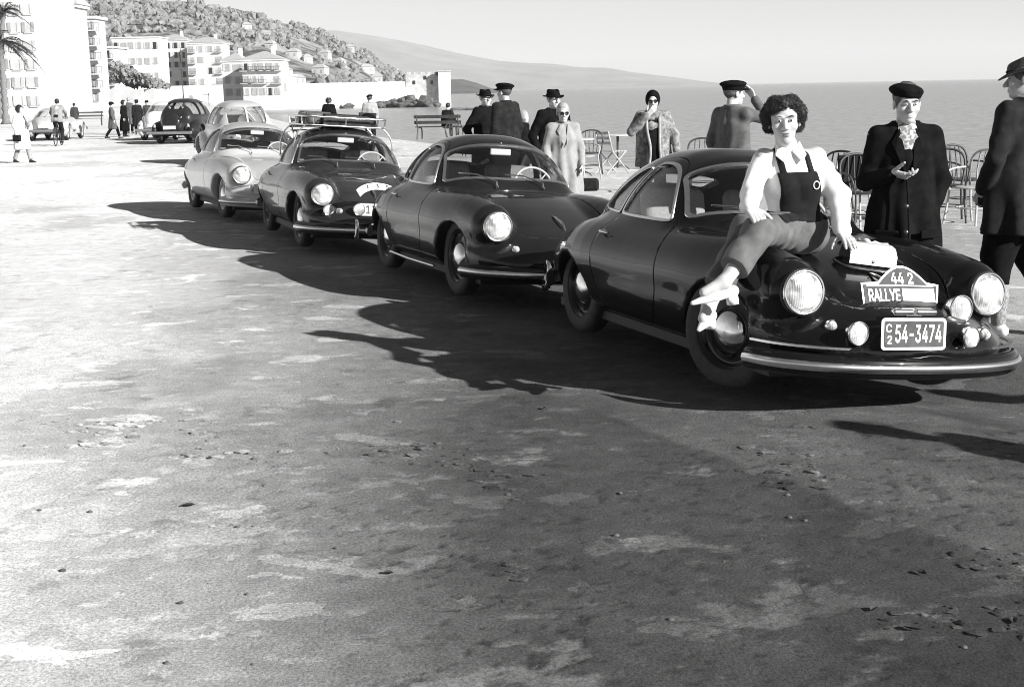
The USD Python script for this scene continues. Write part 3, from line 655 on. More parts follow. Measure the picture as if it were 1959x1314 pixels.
def rock(r, seed):
    m = trimesh.creation.icosphere(2, 1.0); v = m.vertices
    v = v * (1 + .55 * (meshkit.fbm(v * 1.3 + seed * 7.1, 3, seed)[:, None] - .5)) * np.array([1.2, 1, .75]); m.vertices = v * r; return m
rock_look = look("sea_rock", .06, .14, scale=2, rough=.9, world=True, bump=.4, bscale=5)
for k in range(64):
    px = RNG.uniform(640, 838) if k < 14 else RNG.uniform(722, 838)
    hgt = np.interp(px, [640, 720, 760, 800, 840], [4, 7, 16, 22, 8])
    c = at_depth(px, 204, 406 + RNG.uniform(-3, 4)); c[2] = SEA_Z + RNG.uniform(0, hgt * .9) * 418 / FOCAL * .9
    r = RNG.uniform(.7, 1.6)
    o = obj("rock", boulder(r, k).apply_translation(c), rock_look, None, False)
    tag(o, "dark boulder at the foot of the breakwater and fort", "rock", "boulders below the breakwater")
for k in range(14):
    px = 866 + k * 5.2 + RNG.uniform(-2, 2); c = at_depth(px, 199.5 + RNG.uniform(-.8, .8), 330); c[2] = SEA_Z + .2
    o = obj("reef_rock", boulder(RNG.uniform(.5, .9), 60 + k).apply_scale([1.6, 1, .6]).apply_translation(c), rock_look, None, 60)
    tag(o, "low dark rock just above the water right of the fort", "rock", "low rocks awash in the bay")
# fort
t = thing("fort", "small old stone fort with a square tower at the breakwater end", "fort")
def px_block(x0, x1, ytop, depth, dy, material, name, parent, zb=None):
    a, b = at_depth(x0, ytop, depth), at_depth(x1, ytop, depth); zt = (a[2] + b[2]) / 2; zb = SEA_Z - .5 if zb is None else zb
    return obj(name, box(b[0] - a[0], dy, zt - zb, ((a[0] + b[0]) / 2, depth + dy / 2, (zt + zb) / 2)), material, parent, False), a, b, zt
f1, a, b, zt = px_block(776, 841, 143, 424, 14, stone_old, "curtain_wall", t)
for k in range(5):
    xk = a[0] + (k + .5) * (b[0] - a[0]) / 5; obj("merlon", box(1.1, .8, .7, (xk, 424.5, zt + .35)), stone_old, t, False)
for px_, py_ in ((792, 158), (826, 158), (813, 149), (836, 142)):
    c = at_depth(px_, py_, 423.9); obj("window", box(.7, .3, 1.0, (c[0], 423.95, c[2])), dark_in, f1, False)
f2, a, b, zt = px_block(838, 860, 137, 421, 6, wall_white, "tower", t)
obj("cornice", box(b[0] - a[0] + .5, 6.5, .3, ((a[0] + b[0]) / 2, 424, zt + .1)), stone_old, f2, False)
f3, a, b, zt = px_block(772, 800, 167, 419, 5, wall_grey, "outwork", t)
c = at_depth(767, 176, 418); obj("door", box(1.6, .3, 2.6, (c[0], 418.9, c[2] - .6)), shutter, f3, False)

# town houses: (x0, x1, ytop, depth, rows, cols, material, label, roof, balconies)
def house(x0, x1, ytop, depth, rows, cols, material, label, roof=True, balc=False, skip=0, face=0.0, deep=12.0, dark=None, zb=-.3, wscale=1.0):
    a, b = at_depth(x0, ytop, depth), at_depth(x1, ytop, depth); w = b[0] - a[0]; h = (a[2] + b[2]) / 2 - zb
    t = thing("house", label, "house", ((a[0] + b[0]) / 2, depth, zb), face)
    wl = obj("wall", box(w, deep, h, (0, deep / 2, h / 2)), material, t, False)
    obj("cornice", box(w + .6, deep + .6, .35, (0, deep / 2, h + .12)), wall_white, t, False)
    if roof:
        obj("roof", trimesh.convex.convex_hull(np.array([(sx * (w / 2 + .45), deep / 2 + sy * (deep / 2 + .45), h + .3) for sx in (-1, 1) for sy in (-1, 1)] + [(sx * max(w / 2 - 4, .2), deep / 2, h + 2.2) for sx in (-1, 1)])), tile_roof, t, False)
        obj("chimney", box(.9, .9, 1.8, (w * .22, deep / 2, h + 2.3)), wall_cream, t, False)
    if rows and cols:
        fl = (h - 1.0) / rows
        for r in range(rows):
            for c in range(cols):
                if RNG.random() < .08: continue
                x = -w / 2 + (c + .5) * w / cols; z = 1.0 + (r + .5) * fl
                ww, wh = min(1.1, w / cols * .42) * wscale, min(1.9, fl * .55)
                z += RNG.uniform(-.06, .06); wn = obj("window", cat(box(ww + .24, .12, .12, (x, -.05, z - wh / 2 - .07)), box(ww, .06, wh, (x, -.02, z))), (dark_in if RNG.random() < .22 else shutter) if dark is None else dark, wl, False)
                for s in (-1, 1): obj("shutter", box(ww * .5, .08, wh, (x + s * ww * .77, -.06, z)), wall_grey if RNG.random() < .6 else shutter, wl, False)
                if balc and r and c % balc == 0:
                    bl = obj("balcony", box(2.6, 1.1, .15, (x, -.56, z - wh / 2 - .2)), wall_grey, t, False)
                    obj("railing", cat([box(2.6, .05, .06, (x, -1.08, z - wh / 2 + .75))] + [box(.05, .05, .85, (x + e, -1.08, z - wh / 2 + .3)) for e in np.linspace(-1.25, 1.25, 9)]), dark_in, bl, False)
    return t
house(462, 536, 116, 330, 3, 5, wall_white, "white hotel with three window rows beside the scrubby hillside", balc=1)
house(534, 552, 145, 333, 1, 1, wall_cream, "low cream annexe against the white hotel's right side", roof=False)
house(424, 463, 118, 345, 3, 2, wall_cream, "narrow cream house left of the white hotel")
house(357, 425, 84, 470, 5, 4, wall_white, "tall white apartment house behind the ornate lamp post", balc=3, skip=1)
house(300, 356, 78, 480, 6, 4, wall_cream, "cream apartment house with six window rows left of the lamp post", dark=dark_in)
house(213, 302, 73, 430, 4, 6, wall_white, "wide white house above the terraced garden", roof=False, skip=2)
house(178, 214, 92, 300, 4, 2, wall_grey, "house with stacked dark balconies facing the street", balc=1, roof=False)
house(141, 180, 36, 190, 6, 3, wall_white, "tall narrow white house on the street's left side", roof=False, deep=5, balc=2)
house(112, 143, 14, 165, 7, 2, wall_cream, "tall cream house beside the palm-lined pavement", deep=4.5)
house(60, 116, -40, 150, 8, 4, wall_white, "tallest white building with three upper windows over the palms", roof=False, deep=4)
house(-80, 58, -70, 130, 8, 5, wall_white, "white building behind the leaning palm at the left edge", roof=False, dark=wall_grey)
# terraced garden below the wide white house
g = thing("garden_terrace", "dark shrub-covered garden terrace below the wide white house", "garden terrace")
a, b = at_depth(190, 140, 250), at_depth(292, 140, 250)
obj("retaining_wall", box(b[0] - a[0], 8, 3.2, ((a[0] + b[0]) / 2, 254, 1.2)), wall_grey, g, False)
_pts = np.stack([RNG.uniform(a[0], b[0], 2600), RNG.uniform(249, 262, 2600), np.zeros(2600)], 1)
_h = np.interp(_pts[:, 0], [a[0], b[0]], [4.6, 1.4]) * RNG.uniform(.3, 1, 2600) ** .6; _pts[:, 2] = 2.6 + _h * meshkit.fbm(_pts * .35, 3, 5) * 1.7
def leaves(P, s, seed):
    r = np.random.default_rng(seed); n = len(P); u = r.normal(size=(n, 3)); u /= np.linalg.norm(u, axis=1, keepdims=True); w = np.cross(u, r.normal(size=(n, 3))); w /= np.linalg.norm(w, axis=1, keepdims=True)
    s = s * r.uniform(.6, 1.3, (n, 1)); v = np.stack([P - u * s, P + w * s * .6, P + u * s, P - w * s * .6], 1).reshape(-1, 3); i = np.arange(n) * 4
    return trimesh.Trimesh(v, np.vstack([np.stack([i, i + 1, i + 2], 1), np.stack([i, i + 2, i + 3], 1)]), process=False)
leaf_look = look("dusty_leaves", .14, .26, scale=1.5, rough=.8)
obj("shrubs", leaves(_pts, .55, 3), leaf_look, g, False)
# ------------------------------------------------------------------ people
L["skin"] = usdkit.material(stage, "/World/Looks/skin", {"tc": ("texture_coordinate", {}), "n": ("noise_texture", {"scale": 18.0, "detail": 3.0}), "r": ("rgb_ramp", {"ramp": [(.35, (.40,) * 3), (.65, (.48,) * 3)]}), "p": ("principled_bsdf", {"roughness": .5, "specular_ior_level": .35})},
    [("tc.object", "n.vector"), ("n.fac", "r.fac"), ("r.color", "p.base_color")], surface="p.BSDF")
def cloth(name, lo, hi, **k):
    k = {**dict(scale=14, rough=.9, bump=.35, bscale=240, bdist=.003, sheen=.15, spec=.2), **k}
    L[name] = look(name, lo, hi, **k)
cloth("black_wool", .004, .009, sheen=0.0, spec=.08); cloth("dark_wool", .010, .020, sheen=.03, spec=.1); cloth("charcoal_wool", .03, .05); cloth("grey_wool", .07, .11); cloth("mid_grey_cloth", .13, .19); cloth("pale_cloth", .24, .36); cloth("white_cotton", .72, .80, bump=.15)
cloth("tweed", .16, .32, scale=70, contrast=(.42, .58)); cloth("sheepskin", .09, .30, scale=22, bump=.7, bscale=60, bdist=.012); cloth("leather_coat", .03, .08, scale=8, rough=.45, spec=.5)
cloth("check_scarf", .18, .5, scale=40, contrast=(.45, .55)); cloth("velvet", .006, .012, sheen=.04); cloth("trench_cloth", .24, .30); cloth("slack_cloth", .09, .13, sheen=.05)
L["dark_hair"] = look("dark_hair", .008, .022, scale=40, rough=.5, bump=.9, bscale=70, bdist=.012, stretch=(1, 1, .4))
L["fair_hair"] = look("fair_hair", .22, .36, scale=40, rough=.55, bump=.8, bscale=60, bdist=.01)
L["brown_hair"] = look("brown_hair", .04, .09, scale=40, rough=.55, bump=.8, bscale=60, bdist=.01)
L["shoe_leather"] = look("shoe_leather", .012, .03, scale=20, rough=.35, coat=.3)
L["pale_leather"] = look("pale_leather", .60, .72, scale=20, rough=.4)
L["eye_white"] = look("eye_white", .6, rough=.2); L["pupil"] = look("pupil", .01, rough=.15); L["lips"] = look("lips", .14, .18, rough=.4)
L["dark_glass"] = look("dark_glass", .006, rough=.12, coat=1.0)

def rot(ax, a):
    return trimesh.transformations.rotation_matrix(math.radians(a), ax)[:3, :3]
def head_sdf(p, female=False):
    x = np.abs(p[:, 0]); q = np.stack([x, p[:, 1], p[:, 2]], 1)
    d = smin(ell(p, (0, -.012, .040), (.076, .096, .096)), ell(p, (0, .026, -.040), (.060 if not female else .057, .068, .078)), .03)
    d = smin(d, ell(p, (0, .066, -.092), (.026 if not female else .019, .024, .020)), .03)
    d = smin(d, ell(q, (.042, .060, -.020), (.024, .026, .022)), .025)
    d = smin(d, ell(q, (.028, .082 if not female else .077, .030), (.026, .014, .010)), .012)
    d = smax(d, -ell(q, (.031, .101, .012), (.019, .015 if not female else .012, .012 if not female else .010)), .010)
    d = smin(d, cone(p, (0, .086, .018), (0, .116 if not female else .110, -.024), .008, .0145 if not female else .0115), .010)
    d = smin(d, ell(q, (.012, .102, -.028), (.010, .012, .009)), .006)
    d = smin(d, ell(p, (0, .092, -.054), (.024, .011, .007)), .006); d = smin(d, ell(p, (0, .090, -.066), (.021, .012, .008)), .006)
    d = smax(d, -ell(p, (0, .106, -.060), (.022, .007, .0022)), .004)
    d = smin(d, ell(q, (.078, -.008, .0), (.010, .022, .034)), .008)
    d = smin(d, cone(p, (0, -.018, -.06), (0, -.045, -.19), .050 if not female else .043, .058 if not female else .048), .03)
    return d
def hand_bones(w, d, n, side, curl=25, spread=1.0, s=1.0, thumb=35, curls=None):
    """Bones of a hand at wrist w, fingers along d, palm facing n; side +1 puts the thumb on d x n, -1 on the other."""
    d = np.asarray(d, float); d /= np.linalg.norm(d); n = np.asarray(n, float); n = n - d * (n @ d); n /= np.linalg.norm(n); t = np.cross(d, n) * side
    w = np.asarray(w, float); B = []
    base = [(.088, .030), (.094, .010), (.090, -.010), (.082, -.028)]
    for k, (a, b) in enumerate(base):
        B.append((w + d * .008 + t * b * .6, w + (d * a + t * b) * s, .0165 * s, .0115 * s))
    for k, ((a, b), ln) in enumerate(zip(base, (.072, .080, .074, .058))):
        P = w + (d * a + t * b) * s; ang = 0; out = t * (b * 2.6) * spread
        c = curl if curls is None else curls[k]
        for j, f in enumerate((.46, .31, .23)):
            ang += c * (1, 1.1, .7)[j]; v = d * math.cos(math.radians(ang)) + n * math.sin(math.radians(ang)) + out; v /= np.linalg.norm(v)
            Q = P + v * ln * f * s; B.append((P, Q, (.0098, .0090, .0082)[j] * s, (.0092, .0084, .0070)[j] * s)); P = Q
    P = w + (d * .022 + t * .028 + n * .008) * s; v = d * .62 + t * .72 + n * .35; v /= np.linalg.norm(v)
    B.append((w + d * .01 + t * .012, P, .016 * s, .014 * s))
    for j, l in enumerate((.040, .032, .026)):
        Q = P + v * l * s; B.append((P, Q, (.0130, .0110, .0095)[j] * s, (.0112, .0098, .0080)[j] * s)); P = Q
        v = v + d * .35 * math.sin(math.radians(thumb)) + n * .4 * math.sin(math.radians(thumb)); v /= np.linalg.norm(v)
    return B
def bones_mesh(B, h, k=0.0):
    A = np.array([b[0] for b in B] + [b[1] for b in B]); lo, hi = A.min(0) - .08, A.max(0) + .08
    def f(p):
        d = None
        for a, b, ra, rb in B:
            e = cone(p, a, b, ra, rb); d = e if d is None else (smin(d, e, k) if k else np.minimum(d, e))
        return d
    return nets(f, lo, hi, h)
def union(*ms):
    R = mf.Manifold()
    for m in ms:
        M = man(m)
        if M.status() != mf.Error.NoError or M.is_empty(): return cat(*ms)
        R = R + M
    return tri(R)
STAND = dict(pelvis=(0, 0, .93), chest=(0, .0, 1.27), neck=(0, -.02, 1.45), head=(0, .015, 1.60), LS=(-.185, -.01, 1.405), RS=(.185, -.01, 1.405), LE=(-.235, -.03, 1.12), RE=(.235, -.03, 1.12), LW=(-.235, .05, .87), RW=(.235, .05, .87),
             LH=(-.09, 0, .90), RH=(.09, 0, .90), LK=(-.10, .02, .49), RK=(.10, .02, .49), LA=(-.105, -.02, .085), RA=(.105, -.02, .085))
def facing(a):
    r = math.radians(a); return math.atan2(-math.cos(r), math.sin(r)) - math.pi / 2
def q2(p): return np.stack([np.abs(p[:, 0]), p[:, 1], p[:, 2]], 1)
class Figure:
    """One person: a thing at the feet, built in its own frame (x its right, y forward, z up)."""
    def __init__(s, label, loc, face=0, height=1.75, pose=None, h=.02, female=False, hyaw=0, hpitch=0, hroll=0, group=None, matrix=None, hscale=1.0):
        k = height / 1.735
        s.k, s.h, s.female = k, h, female
        J = {n: np.array(v, float) for n, v in STAND.items()}
        for n, v in (pose or {}).items(): J[n] = np.array(v, float)
        s.J = {n: v * k for n, v in J.items()}; s.hk = hscale * (.5 + .5 * k)
        s.HR = rot((0, 0, 1), hyaw) @ rot((1, 0, 0), hpitch) @ rot((0, 1, 0), hroll)
        s.t = thing("person", label, "person", loc, facing(face), group, matrix)
        s.hands = []; s.pump = None
    def tohead(s, p): return ((p - s.J["head"].astype(np.float32)) @ s.HR.astype(np.float32)) / s.hk
    def fromhead(s, m): m = m.copy(); m.apply_scale(s.hk); M = np.eye(4); M[:3, :3] = s.HR; M[:3, 3] = s.J["head"]; m.apply_transform(M); return m
    def hand(s, side, d=None, n=None, **kw):
        W, E = s.J[side + "W"], s.J[side + "E"]; d = W - E if d is None else np.asarray(d, float)
        n = np.array([1.0 if side == "L" else -1.0, 0, 0]) if n is None else n
        dd = d / np.linalg.norm(d)
        s.hands.append(hand_bones(W, dd, n, 1 if side == "R" else -1, s=s.k * kw.pop("size", 1.0), **kw))
    def body(s, hands=True, legs=True):
        J, k = s.J, s.k; parts = []
        B = [(J["pelvis"], J["chest"], .115 * k, .12 * k), (J["chest"], J["neck"], .11 * k, .06 * k), (J["LS"], J["RS"], .040 * k, .040 * k), (J["neck"], J["head"] + s.HR @ np.array([0, -.03, -.07]), .055 * k, .05 * k), (J["LH"], J["RH"], .085 * k, .085 * k), (J["pelvis"], J["LH"], .1 * k, .09 * k), (J["pelvis"], J["RH"], .1 * k, .09 * k)]
        for a in "LR":
            B += [(J[a + "S"], J[a + "E"], .046 * k, .037 * k), (J[a + "E"], J[a + "W"], .036 * k, .025 * k)]
            if legs and s.pump is not None:
                d = np.asarray(s.pump["LR".index(a)], float); d = d / np.linalg.norm(d); B.append((J[a + "A"] + d * .01, J[a + "A"] + d * .115 - np.array([0, 0, .03]), .036 * k, .026 * k))
            if legs: B += [(J[a + "H"], J[a + "K"], .078 * k, .053 * k), (J[a + "K"], J[a + "K"] * .6 + J[a + "A"] * .4, .052 * k, .053 * k), (J[a + "K"] * .6 + J[a + "A"] * .4, J[a + "A"], .053 * k, .034 * k)]
        parts.append(bones_mesh(B, max(s.h * 1.2, .012), .03))
        hm = nets(lambda p: head_sdf(p, s.female), (-.11, -.13, -.22), (.11, .15, .16), max(s.h * .5, .0042))
        parts.append(s.fromhead(hm))
        if hands:
            for side in "LR":
                if not any(np.linalg.norm(hb[0][0] - J[side + "W"]) < .03 for hb in s.hands): s.hand(side)
            for hb in s.hands: parts.append(bones_mesh(hb, max(s.h * .35, .0036), .006))
        s.bodyprim = obj("body", union(*parts), L["skin"], s.t, True); return s
    def eyes(s):
        fe = .7 if s.female else 1.0
        for sg in (-1, 1):
            e = trimesh.creation.icosphere(2, .0118); e.apply_scale((1, 1, .62)); e.apply_translation((sg * .031, .0855, .011)); w = obj("eye", s.fromhead(e), L["eye_white"], s.bodyprim, True)
            q = trimesh.creation.icosphere(2, .0062); q.apply_translation((sg * .031, .0922, .011)); obj("pupil", s.fromhead(q), L["pupil"], s.bodyprim, True)
            b = tube([(sg * .014, .1005, .030), (sg * .032, .1000, .037), (sg * .050, .0880, .031)], [.003 * fe, .0040 * fe, .0015], 6); obj("eyebrow", s.fromhead(b), L["dark_hair"], s.bodyprim, True)
        return s
    def garment(s, name, f, lo, hi, mat, h=None, cut=None):
        m = nets(f, np.array(lo) * s.k, np.array(hi) * s.k, h or s.h)
        return obj(name, m, L[mat], s.t, True)
    def coat(s, mat, hem=.55, flare=.26, belly=.0, sleeve=1.0, name="coat", open_=0.0, thick=1.0, waist=.15, fold=.012, collar=True, seed=0, cuff=.047, front=None, lap=False):
        J, k = s.J, s.k; seg = []
        for a in "LR":
            S = J[a + "S"] + (J["neck"] - J[a + "S"]) * .10 - np.array([0, 0, .004 * k]); tk = 1 + (thick - 1) * .45
            seg += [(J["neck"] - np.array([0, 0, .045 * k]), S, .066 * k, .066 * k * tk), (S, J[a + "E"], .066 * k * tk, .054 * k * tk), (J[a + "E"], J[a + "E"] + (J[a + "W"] - J[a + "E"]) * .93 * sleeve, .054 * k * tk, cuff * k * tk)]
        up = J["chest"] - J["pelvis"]; pel, ch, nk = J["pelvis"], J["chest"], J["neck"]
        W0 = .178 * k * (1 + (thick - 1) * .8); D0 = .125 * k * thick
        zs = np.array([hem * k, pel[2], (pel[2] + ch[2]) / 2, ch[2], nk[2] - .03 * k, nk[2] + .05 * k]) if hem * k < pel[2] - .02 else np.array([hem * k - .01, hem * k + .03, (pel[2] + ch[2]) / 2, ch[2], nk[2] - .03 * k, nk[2] + .05 * k])
        ax = np.array([flare * k, .5 * (flare * k + waist * k + .05 * k), (waist + .035) * k, W0 + .01 * k, .135 * k, .062 * k])
        ay = np.array([flare * k * .78, .155 * k, .125 * k + belly * k, D0 + .015 * k, .085 * k, .062 * k])
        lean = lambda z: np.stack([np.interp(z, [pel[2], ch[2], nk[2]], [pel[i], ch[i], nk[i]]) for i in (0, 1)], 1)
        fz = np.linspace(zs[0] - .05, zs[-1], 200); fax, fay = PCH(zs, ax)(np.clip(fz, zs[0], zs[-1])), PCH(zs, ay)(np.clip(fz, zs[0], zs[-1]))
        def f(p):
            c = lean(p[:, 2]); x, y = p[:, 0] - c[:, 0], p[:, 1] - c[:, 1]
            A, D = np.interp(p[:, 2], fz, fax), np.interp(p[:, 2], fz, fay); r = np.sqrt((x / A) ** 2 + (y / D) ** 2)
            th = np.arctan2(y, x); low = np.clip((pel[2] + .1 * k - p[:, 2]) / (.4 * k), 0, 1)
            wob = fold * k * (.35 + low) * np.sin(th * 7 + seed + 3 * meshkit.noise(p * 4.0 / k, seed))
            d = (r - 1) * np.minimum(A, D) * .9 - wob
            d = np.maximum(d, p[:, 2] - nk[2] - .03 * k)
            ar = None
            for a, b, ra, rb in seg:
                e = cone(p, a, b, ra, rb); ar = e if ar is None else smin(ar, e, .02)
            ar = ar + .006 * k * (meshkit.noise(p * 16 / k, seed + 3) - .5) * 2
            ds = np.minimum(np.linalg.norm(p - J['LS'], axis=1), np.linalg.norm(p - J['RS'], axis=1)); d = smin(d, ar, np.clip(.075 * k - .30 * (ds - .10 * k), .009, .060 * k))
            if front is not None: d = front(p, d)
            d = np.maximum(d, hem * k - p[:, 2]) if True else d
            return d
        P = np.array(list(J.values())); lo, hi = P.min(0) - .3 * k, P.max(0) + .3 * k; lo[2] = hem * k - .04; hi[2] = max(J["LW"][2], J["RW"][2], nk[2]) + .15 * k
        prim = obj(name, nets(f, lo, hi, s.h), L[mat], s.t, True)
        if collar:
            c = nk + np.array([0, .012 * k, .012 * k]); pts = [c + k * np.array([.078 * math.cos(a), .070 * math.sin(a) - .0, .014 - .035 * max(0, math.sin(a))]) for a in np.linspace(math.pi * .62, math.pi * 2.38, 18)]
            obj("collar", tube(pts, np.interp(np.linspace(0, 1, 18), [0, .15, .5, .85, 1], [.008, .024, .026, .024, .008]) * k, 8), L[mat], prim, True)
            for sg in (-1, 1) if lap else ():
                yy = lambda x, z: nk[1] + (ch[1] - nk[1]) * np.clip((nk[2] - z) / (nk[2] - ch[2] + 1e-6), 0, 1.3)
                pl = [(.052, .085, nk[2] / k + .005), (.105, .100, nk[2] / k - .085), (.085, .128, nk[2] / k - .125), (.018, .152, nk[2] / k - .30), (.030, .128, nk[2] / k - .12)]
                v = np.array([(sg * a * k, b * k + yy(0, c * k), c * k) for a, b, c in pl]); v2 = v + np.array([0, .012 * k, 0]); V = np.vstack([v, v2])
                obj("lapel", trimesh.convex.convex_hull(V), L[mat], prim, False)
        return prim
    def trousers(s, mat, wide=1.0, name="trousers", cuff=.062, top=None, end=.97):
        J, k = s.J, s.k; B = [(J["LH"], J["RH"], .105 * k, .105 * k), (J["pelvis"] + [0, 0, .05 * k], J["pelvis"], .125 * k, .13 * k)]
        for a in "LR":
            e = J[a + "K"] + (J[a + "A"] - J[a + "K"]) * end
            B += [(J[a + "H"], J[a + "K"], .098 * k * wide, .076 * k * wide), (J[a + "K"], e, .074 * k * wide, cuff * k * wide)]
        P = np.array([b[0] for b in B] + [b[1] for b in B]); lo, hi = P.min(0) - .16 * k, P.max(0) + .16 * k
        def f(p):
            d = None
            for a, b, ra, rb in B:
                e = cone(p, a, b, ra, rb); d = e if d is None else smin(d, e, .03)
            d = d + .010 * k * (meshkit.noise(p * 11 / k, 5) - .5)
            for a in "LR":
                v = (J[a + "A"] - J[a + "K"]); v = v / np.linalg.norm(v); e = J[a + "K"] + (J[a + "A"] - J[a + "K"]) * end
                near = np.linalg.norm(p - e, axis=1) < .13 * k
                d = np.where(near, np.maximum(d, (p - e) @ v), d)
            return d
        return obj(name, nets(f, lo, hi, s.h), L[mat], s.t, True)
    def shoes(s, mat="shoe_leather", dirs=None, heel=.0, size=1.0, pump=False):
        for i, a in enumerate("LR"):
            A = s.J[a + "A"]; k = s.k * size; d = np.array([(.12 if a == "R" else -.12), 1, 0.0]) if dirs is None else np.array(dirs[i], float); d /= np.linalg.norm(d); u = np.array([0, 0, 1.0]) - d * d[2]; u /= np.linalg.norm(u)
            b = A - u * .05 * k
            B = [(b - d * .035 * k - u * .002, b + d * .06 * k, .036 * k, .038 * k), (b + d * .06 * k - u * .006 * k, b + d * .165 * k - u * .014 * k, .038 * k, .026 * k), (A, b, .042 * k, .038 * k)]
            if pump: B = [(b - d * .04 * k - u * .006, b + d * .06 * k - u * .012, .032 * k, .030 * k), (b + d * .06 * k - u * .012 * k, b + d * .19 * k - u * .022 * k, .034 * k, .012 * k)]
            m = bones_mesh(B, max(s.h * .5, .006), .02); 
            cutp = (m.vertices - (b - u * .034 * k)) @ u; m.vertices -= np.minimum(cutp, 0)[:, None] * u
            if heel:
                hb = box(.045 * k, .05 * k, heel * k, (0, 0, -heel * k / 2 - .03 * k)); M = np.eye(4); M[:3, 1] = d; M[:3, 2] = u; M[:3, 0] = np.cross(d, u); M[:3, 3] = b - d * .03 * k; hb.apply_transform(M); m = cat(m, hb)
            obj("shoe", m, L[mat], s.t, True)
        return s
    def hat(s, kind, mat, tilt=(0, 0), grow=1.0):
        R = rot((1, 0, 0), tilt[0]) @ rot((0, 1, 0), tilt[1])
        if kind == "beret": f = lambda p: smax(smin(ell(p, (.010, -.012, .088), (.108, .122, .044)), ell(p, (0, -.006, .060), (.085, .106, .040)), .02) + .006 * (meshkit.noise(p * 18, 2) - .5), .040 - p[:, 2], .006)
        elif kind == "cap": f = lambda p: smin(smax(smin(ell(p, (0, -.012, .100), (.118, .130, .036)), ell(p, (0, -.008, .062), (.088, .108, .050)), .02), .035 - p[:, 2], .006), smax(ell(p, (0, .095, .050), (.075, .062, .010)), -.03 - p[:, 1] + .08, .005), .008)
        elif kind in ("fedora", "trilby"):
            bw = .058 if kind == "fedora" else .060
            def f(p):
                x, y, z = p[:, 0], p[:, 1], p[:, 2]; wz = 1 - .9 * np.clip(z - .05, 0, .1); cr = np.maximum((np.sqrt((x / (.090 * wz)) ** 2 + ((y + .008) / (.112 * wz)) ** 2) - 1) * .085, .04 - z); cr = smax(cr, z - .148 + 1.2 * np.clip(y, 0, .1) ** 1.0 * .35, .022); cr = smax(cr, -ell(p, (0, -.02, .165), (.026, .085, .030)), .022); cr = smax(cr, -ell(q2(p), (.088, .075, .125), (.030, .040, .030)), .02)
                rr = np.sqrt((x / (.085 + bw)) ** 2 + ((y + .008) / (.106 + bw)) ** 2)
                zb = .046 + .020 * np.abs(x / .13) ** 2 * (1 if kind == "fedora" else 1.2) - (.018 if kind == "fedora" else .038) * np.clip(y / .15, 0, 1) ** 1.5
                return smin(cr, np.maximum((rr - 1) * .10, np.abs(z - zb) - .0045), .012)
        elif kind == "hood": f = lambda p: smax(ell(p, (0, -.02, .035), (.100, .120, .125)), -ell(p, (0, .10, -.01), (.066, .10, .09)), .012)
        m = nets(lambda p: f(((p - np.array([0, 0, .05], np.float32)) @ R.astype(np.float32)) + np.array([0, 0, .05], np.float32)), (-.18, -.20, -.11), (.18, .22, .22), max(s.h * .5, .005))
        m.vertices = (m.vertices - [0, 0, .05]) * grow + [0, 0, .05]
        hp = obj("hat", s.fromhead(m), L[mat], s.t, True)
        if kind in ("fedora", "trilby"):
            b = tube([(.0885 * math.cos(a), -.008 + .1105 * math.sin(a), .066 - .010 * math.sin(a)) for a in np.linspace(0, 2 * math.pi, 41)[:-1]], .009, 6, closed=True); M = np.eye(4); M[:3, :3] = R; b.apply_transform(M); obj("hat_band", s.fromhead(b), L["black_wool"], hp, True)
        return s
    def hair(s, mat="dark_hair", style="short", seed=1):
        if style == "short": f = lambda p: smax(ell(p, (0, -.020, .046), (.085, .103, .100)) + .008 * (meshkit.noise(p * 40, seed) - .5), -np.minimum(ell(p, (0, .085, -.005), (.075, .062, .068)), .12 + p[:, 2] * 0 + 1), .012)
        elif style == "bob": f = lambda p: smax(ell(p, (0, -.022, .020), (.100, .115, .125)) + .014 * (meshkit.noise(p * 26, seed) - .5), -ell(p, (0, .095, -.02), (.070, .075, .095)), .015)
        else:
            C = [(x * .80, y * .92, z * .90 + .006, r * .90) for x, y, z, r in [(-.075, -.01, .060, .050), (.075, -.02, .055, .052), (-.092, -.02, .015, .045), (.095, -.02, .012, .046), (0, -.06, .06, .075), (-.04, .02, .100, .050), (.045, .02, .098, .050), (0, .045, .094, .042), (-.070, .035, .088, .042), (.072, .030, .082, .044), (.105, -.01, .035, .038), (-.102, .0, .04, .040), (-.085, -.045, -.035, .042), (.085, -.05, -.035, .042), (0, -.085, -.03, .06), (.02, .07, .092, .028), (.055, .055, .075, .03)]]
            def f(p):
                d = None
                for x, y, z, r in C:
                    e = ell(p, (x, y, z), (r, r, r)); d = e if d is None else smin(d, e, .018)
                w = meshkit.noise(p * 9, seed + 2); d = d + .010 * (meshkit.noise(p * 30, seed) - .5) 
                return smax(d, -ell(p, (0, .105, -.035), (.058, .06, .105)), .012)
        m = nets(lambda p: smax(f(p), -.14 - p[:, 2], .01), (-.17, -.20, -.17), (.17, .16, .20), max(s.h * .45, .005))
        obj("hair", s.fromhead(m), L[mat], s.bodyprim, True); return s
    def glasses(s):
        m = cat([lathe([(.001, .0), (.022, .002), (.025, 0), (.022, -.003), (.001, -.003)], 20, (sg * .18, 1, 0), (sg * .033, .106, .008)) for sg in (-1, 1)] + [tube([(-.012, .111, .012), (.012, .111, .012)], .003, 6)] + [tube([(sg * .056, .098, .012), (sg * .08, .0, .012)], .0028, 6) for sg in (-1, 1)])
        obj("sunglasses", s.fromhead(m), L["dark_glass"], s.t, False); return s
def spot(px, py_foot): g = on_ground(px, py_foot); return np.array([g[0], g[1], float(ground_z(g[0], g[1]))])
def spot_d(px, depth):
    p = at_depth(px, 300, depth); return np.array([p[0], depth, float(ground_z(p[0], depth))])
def height_to(px, ytop, loc): return float(at_depth(px, ytop, loc[1])[2] - loc[2])
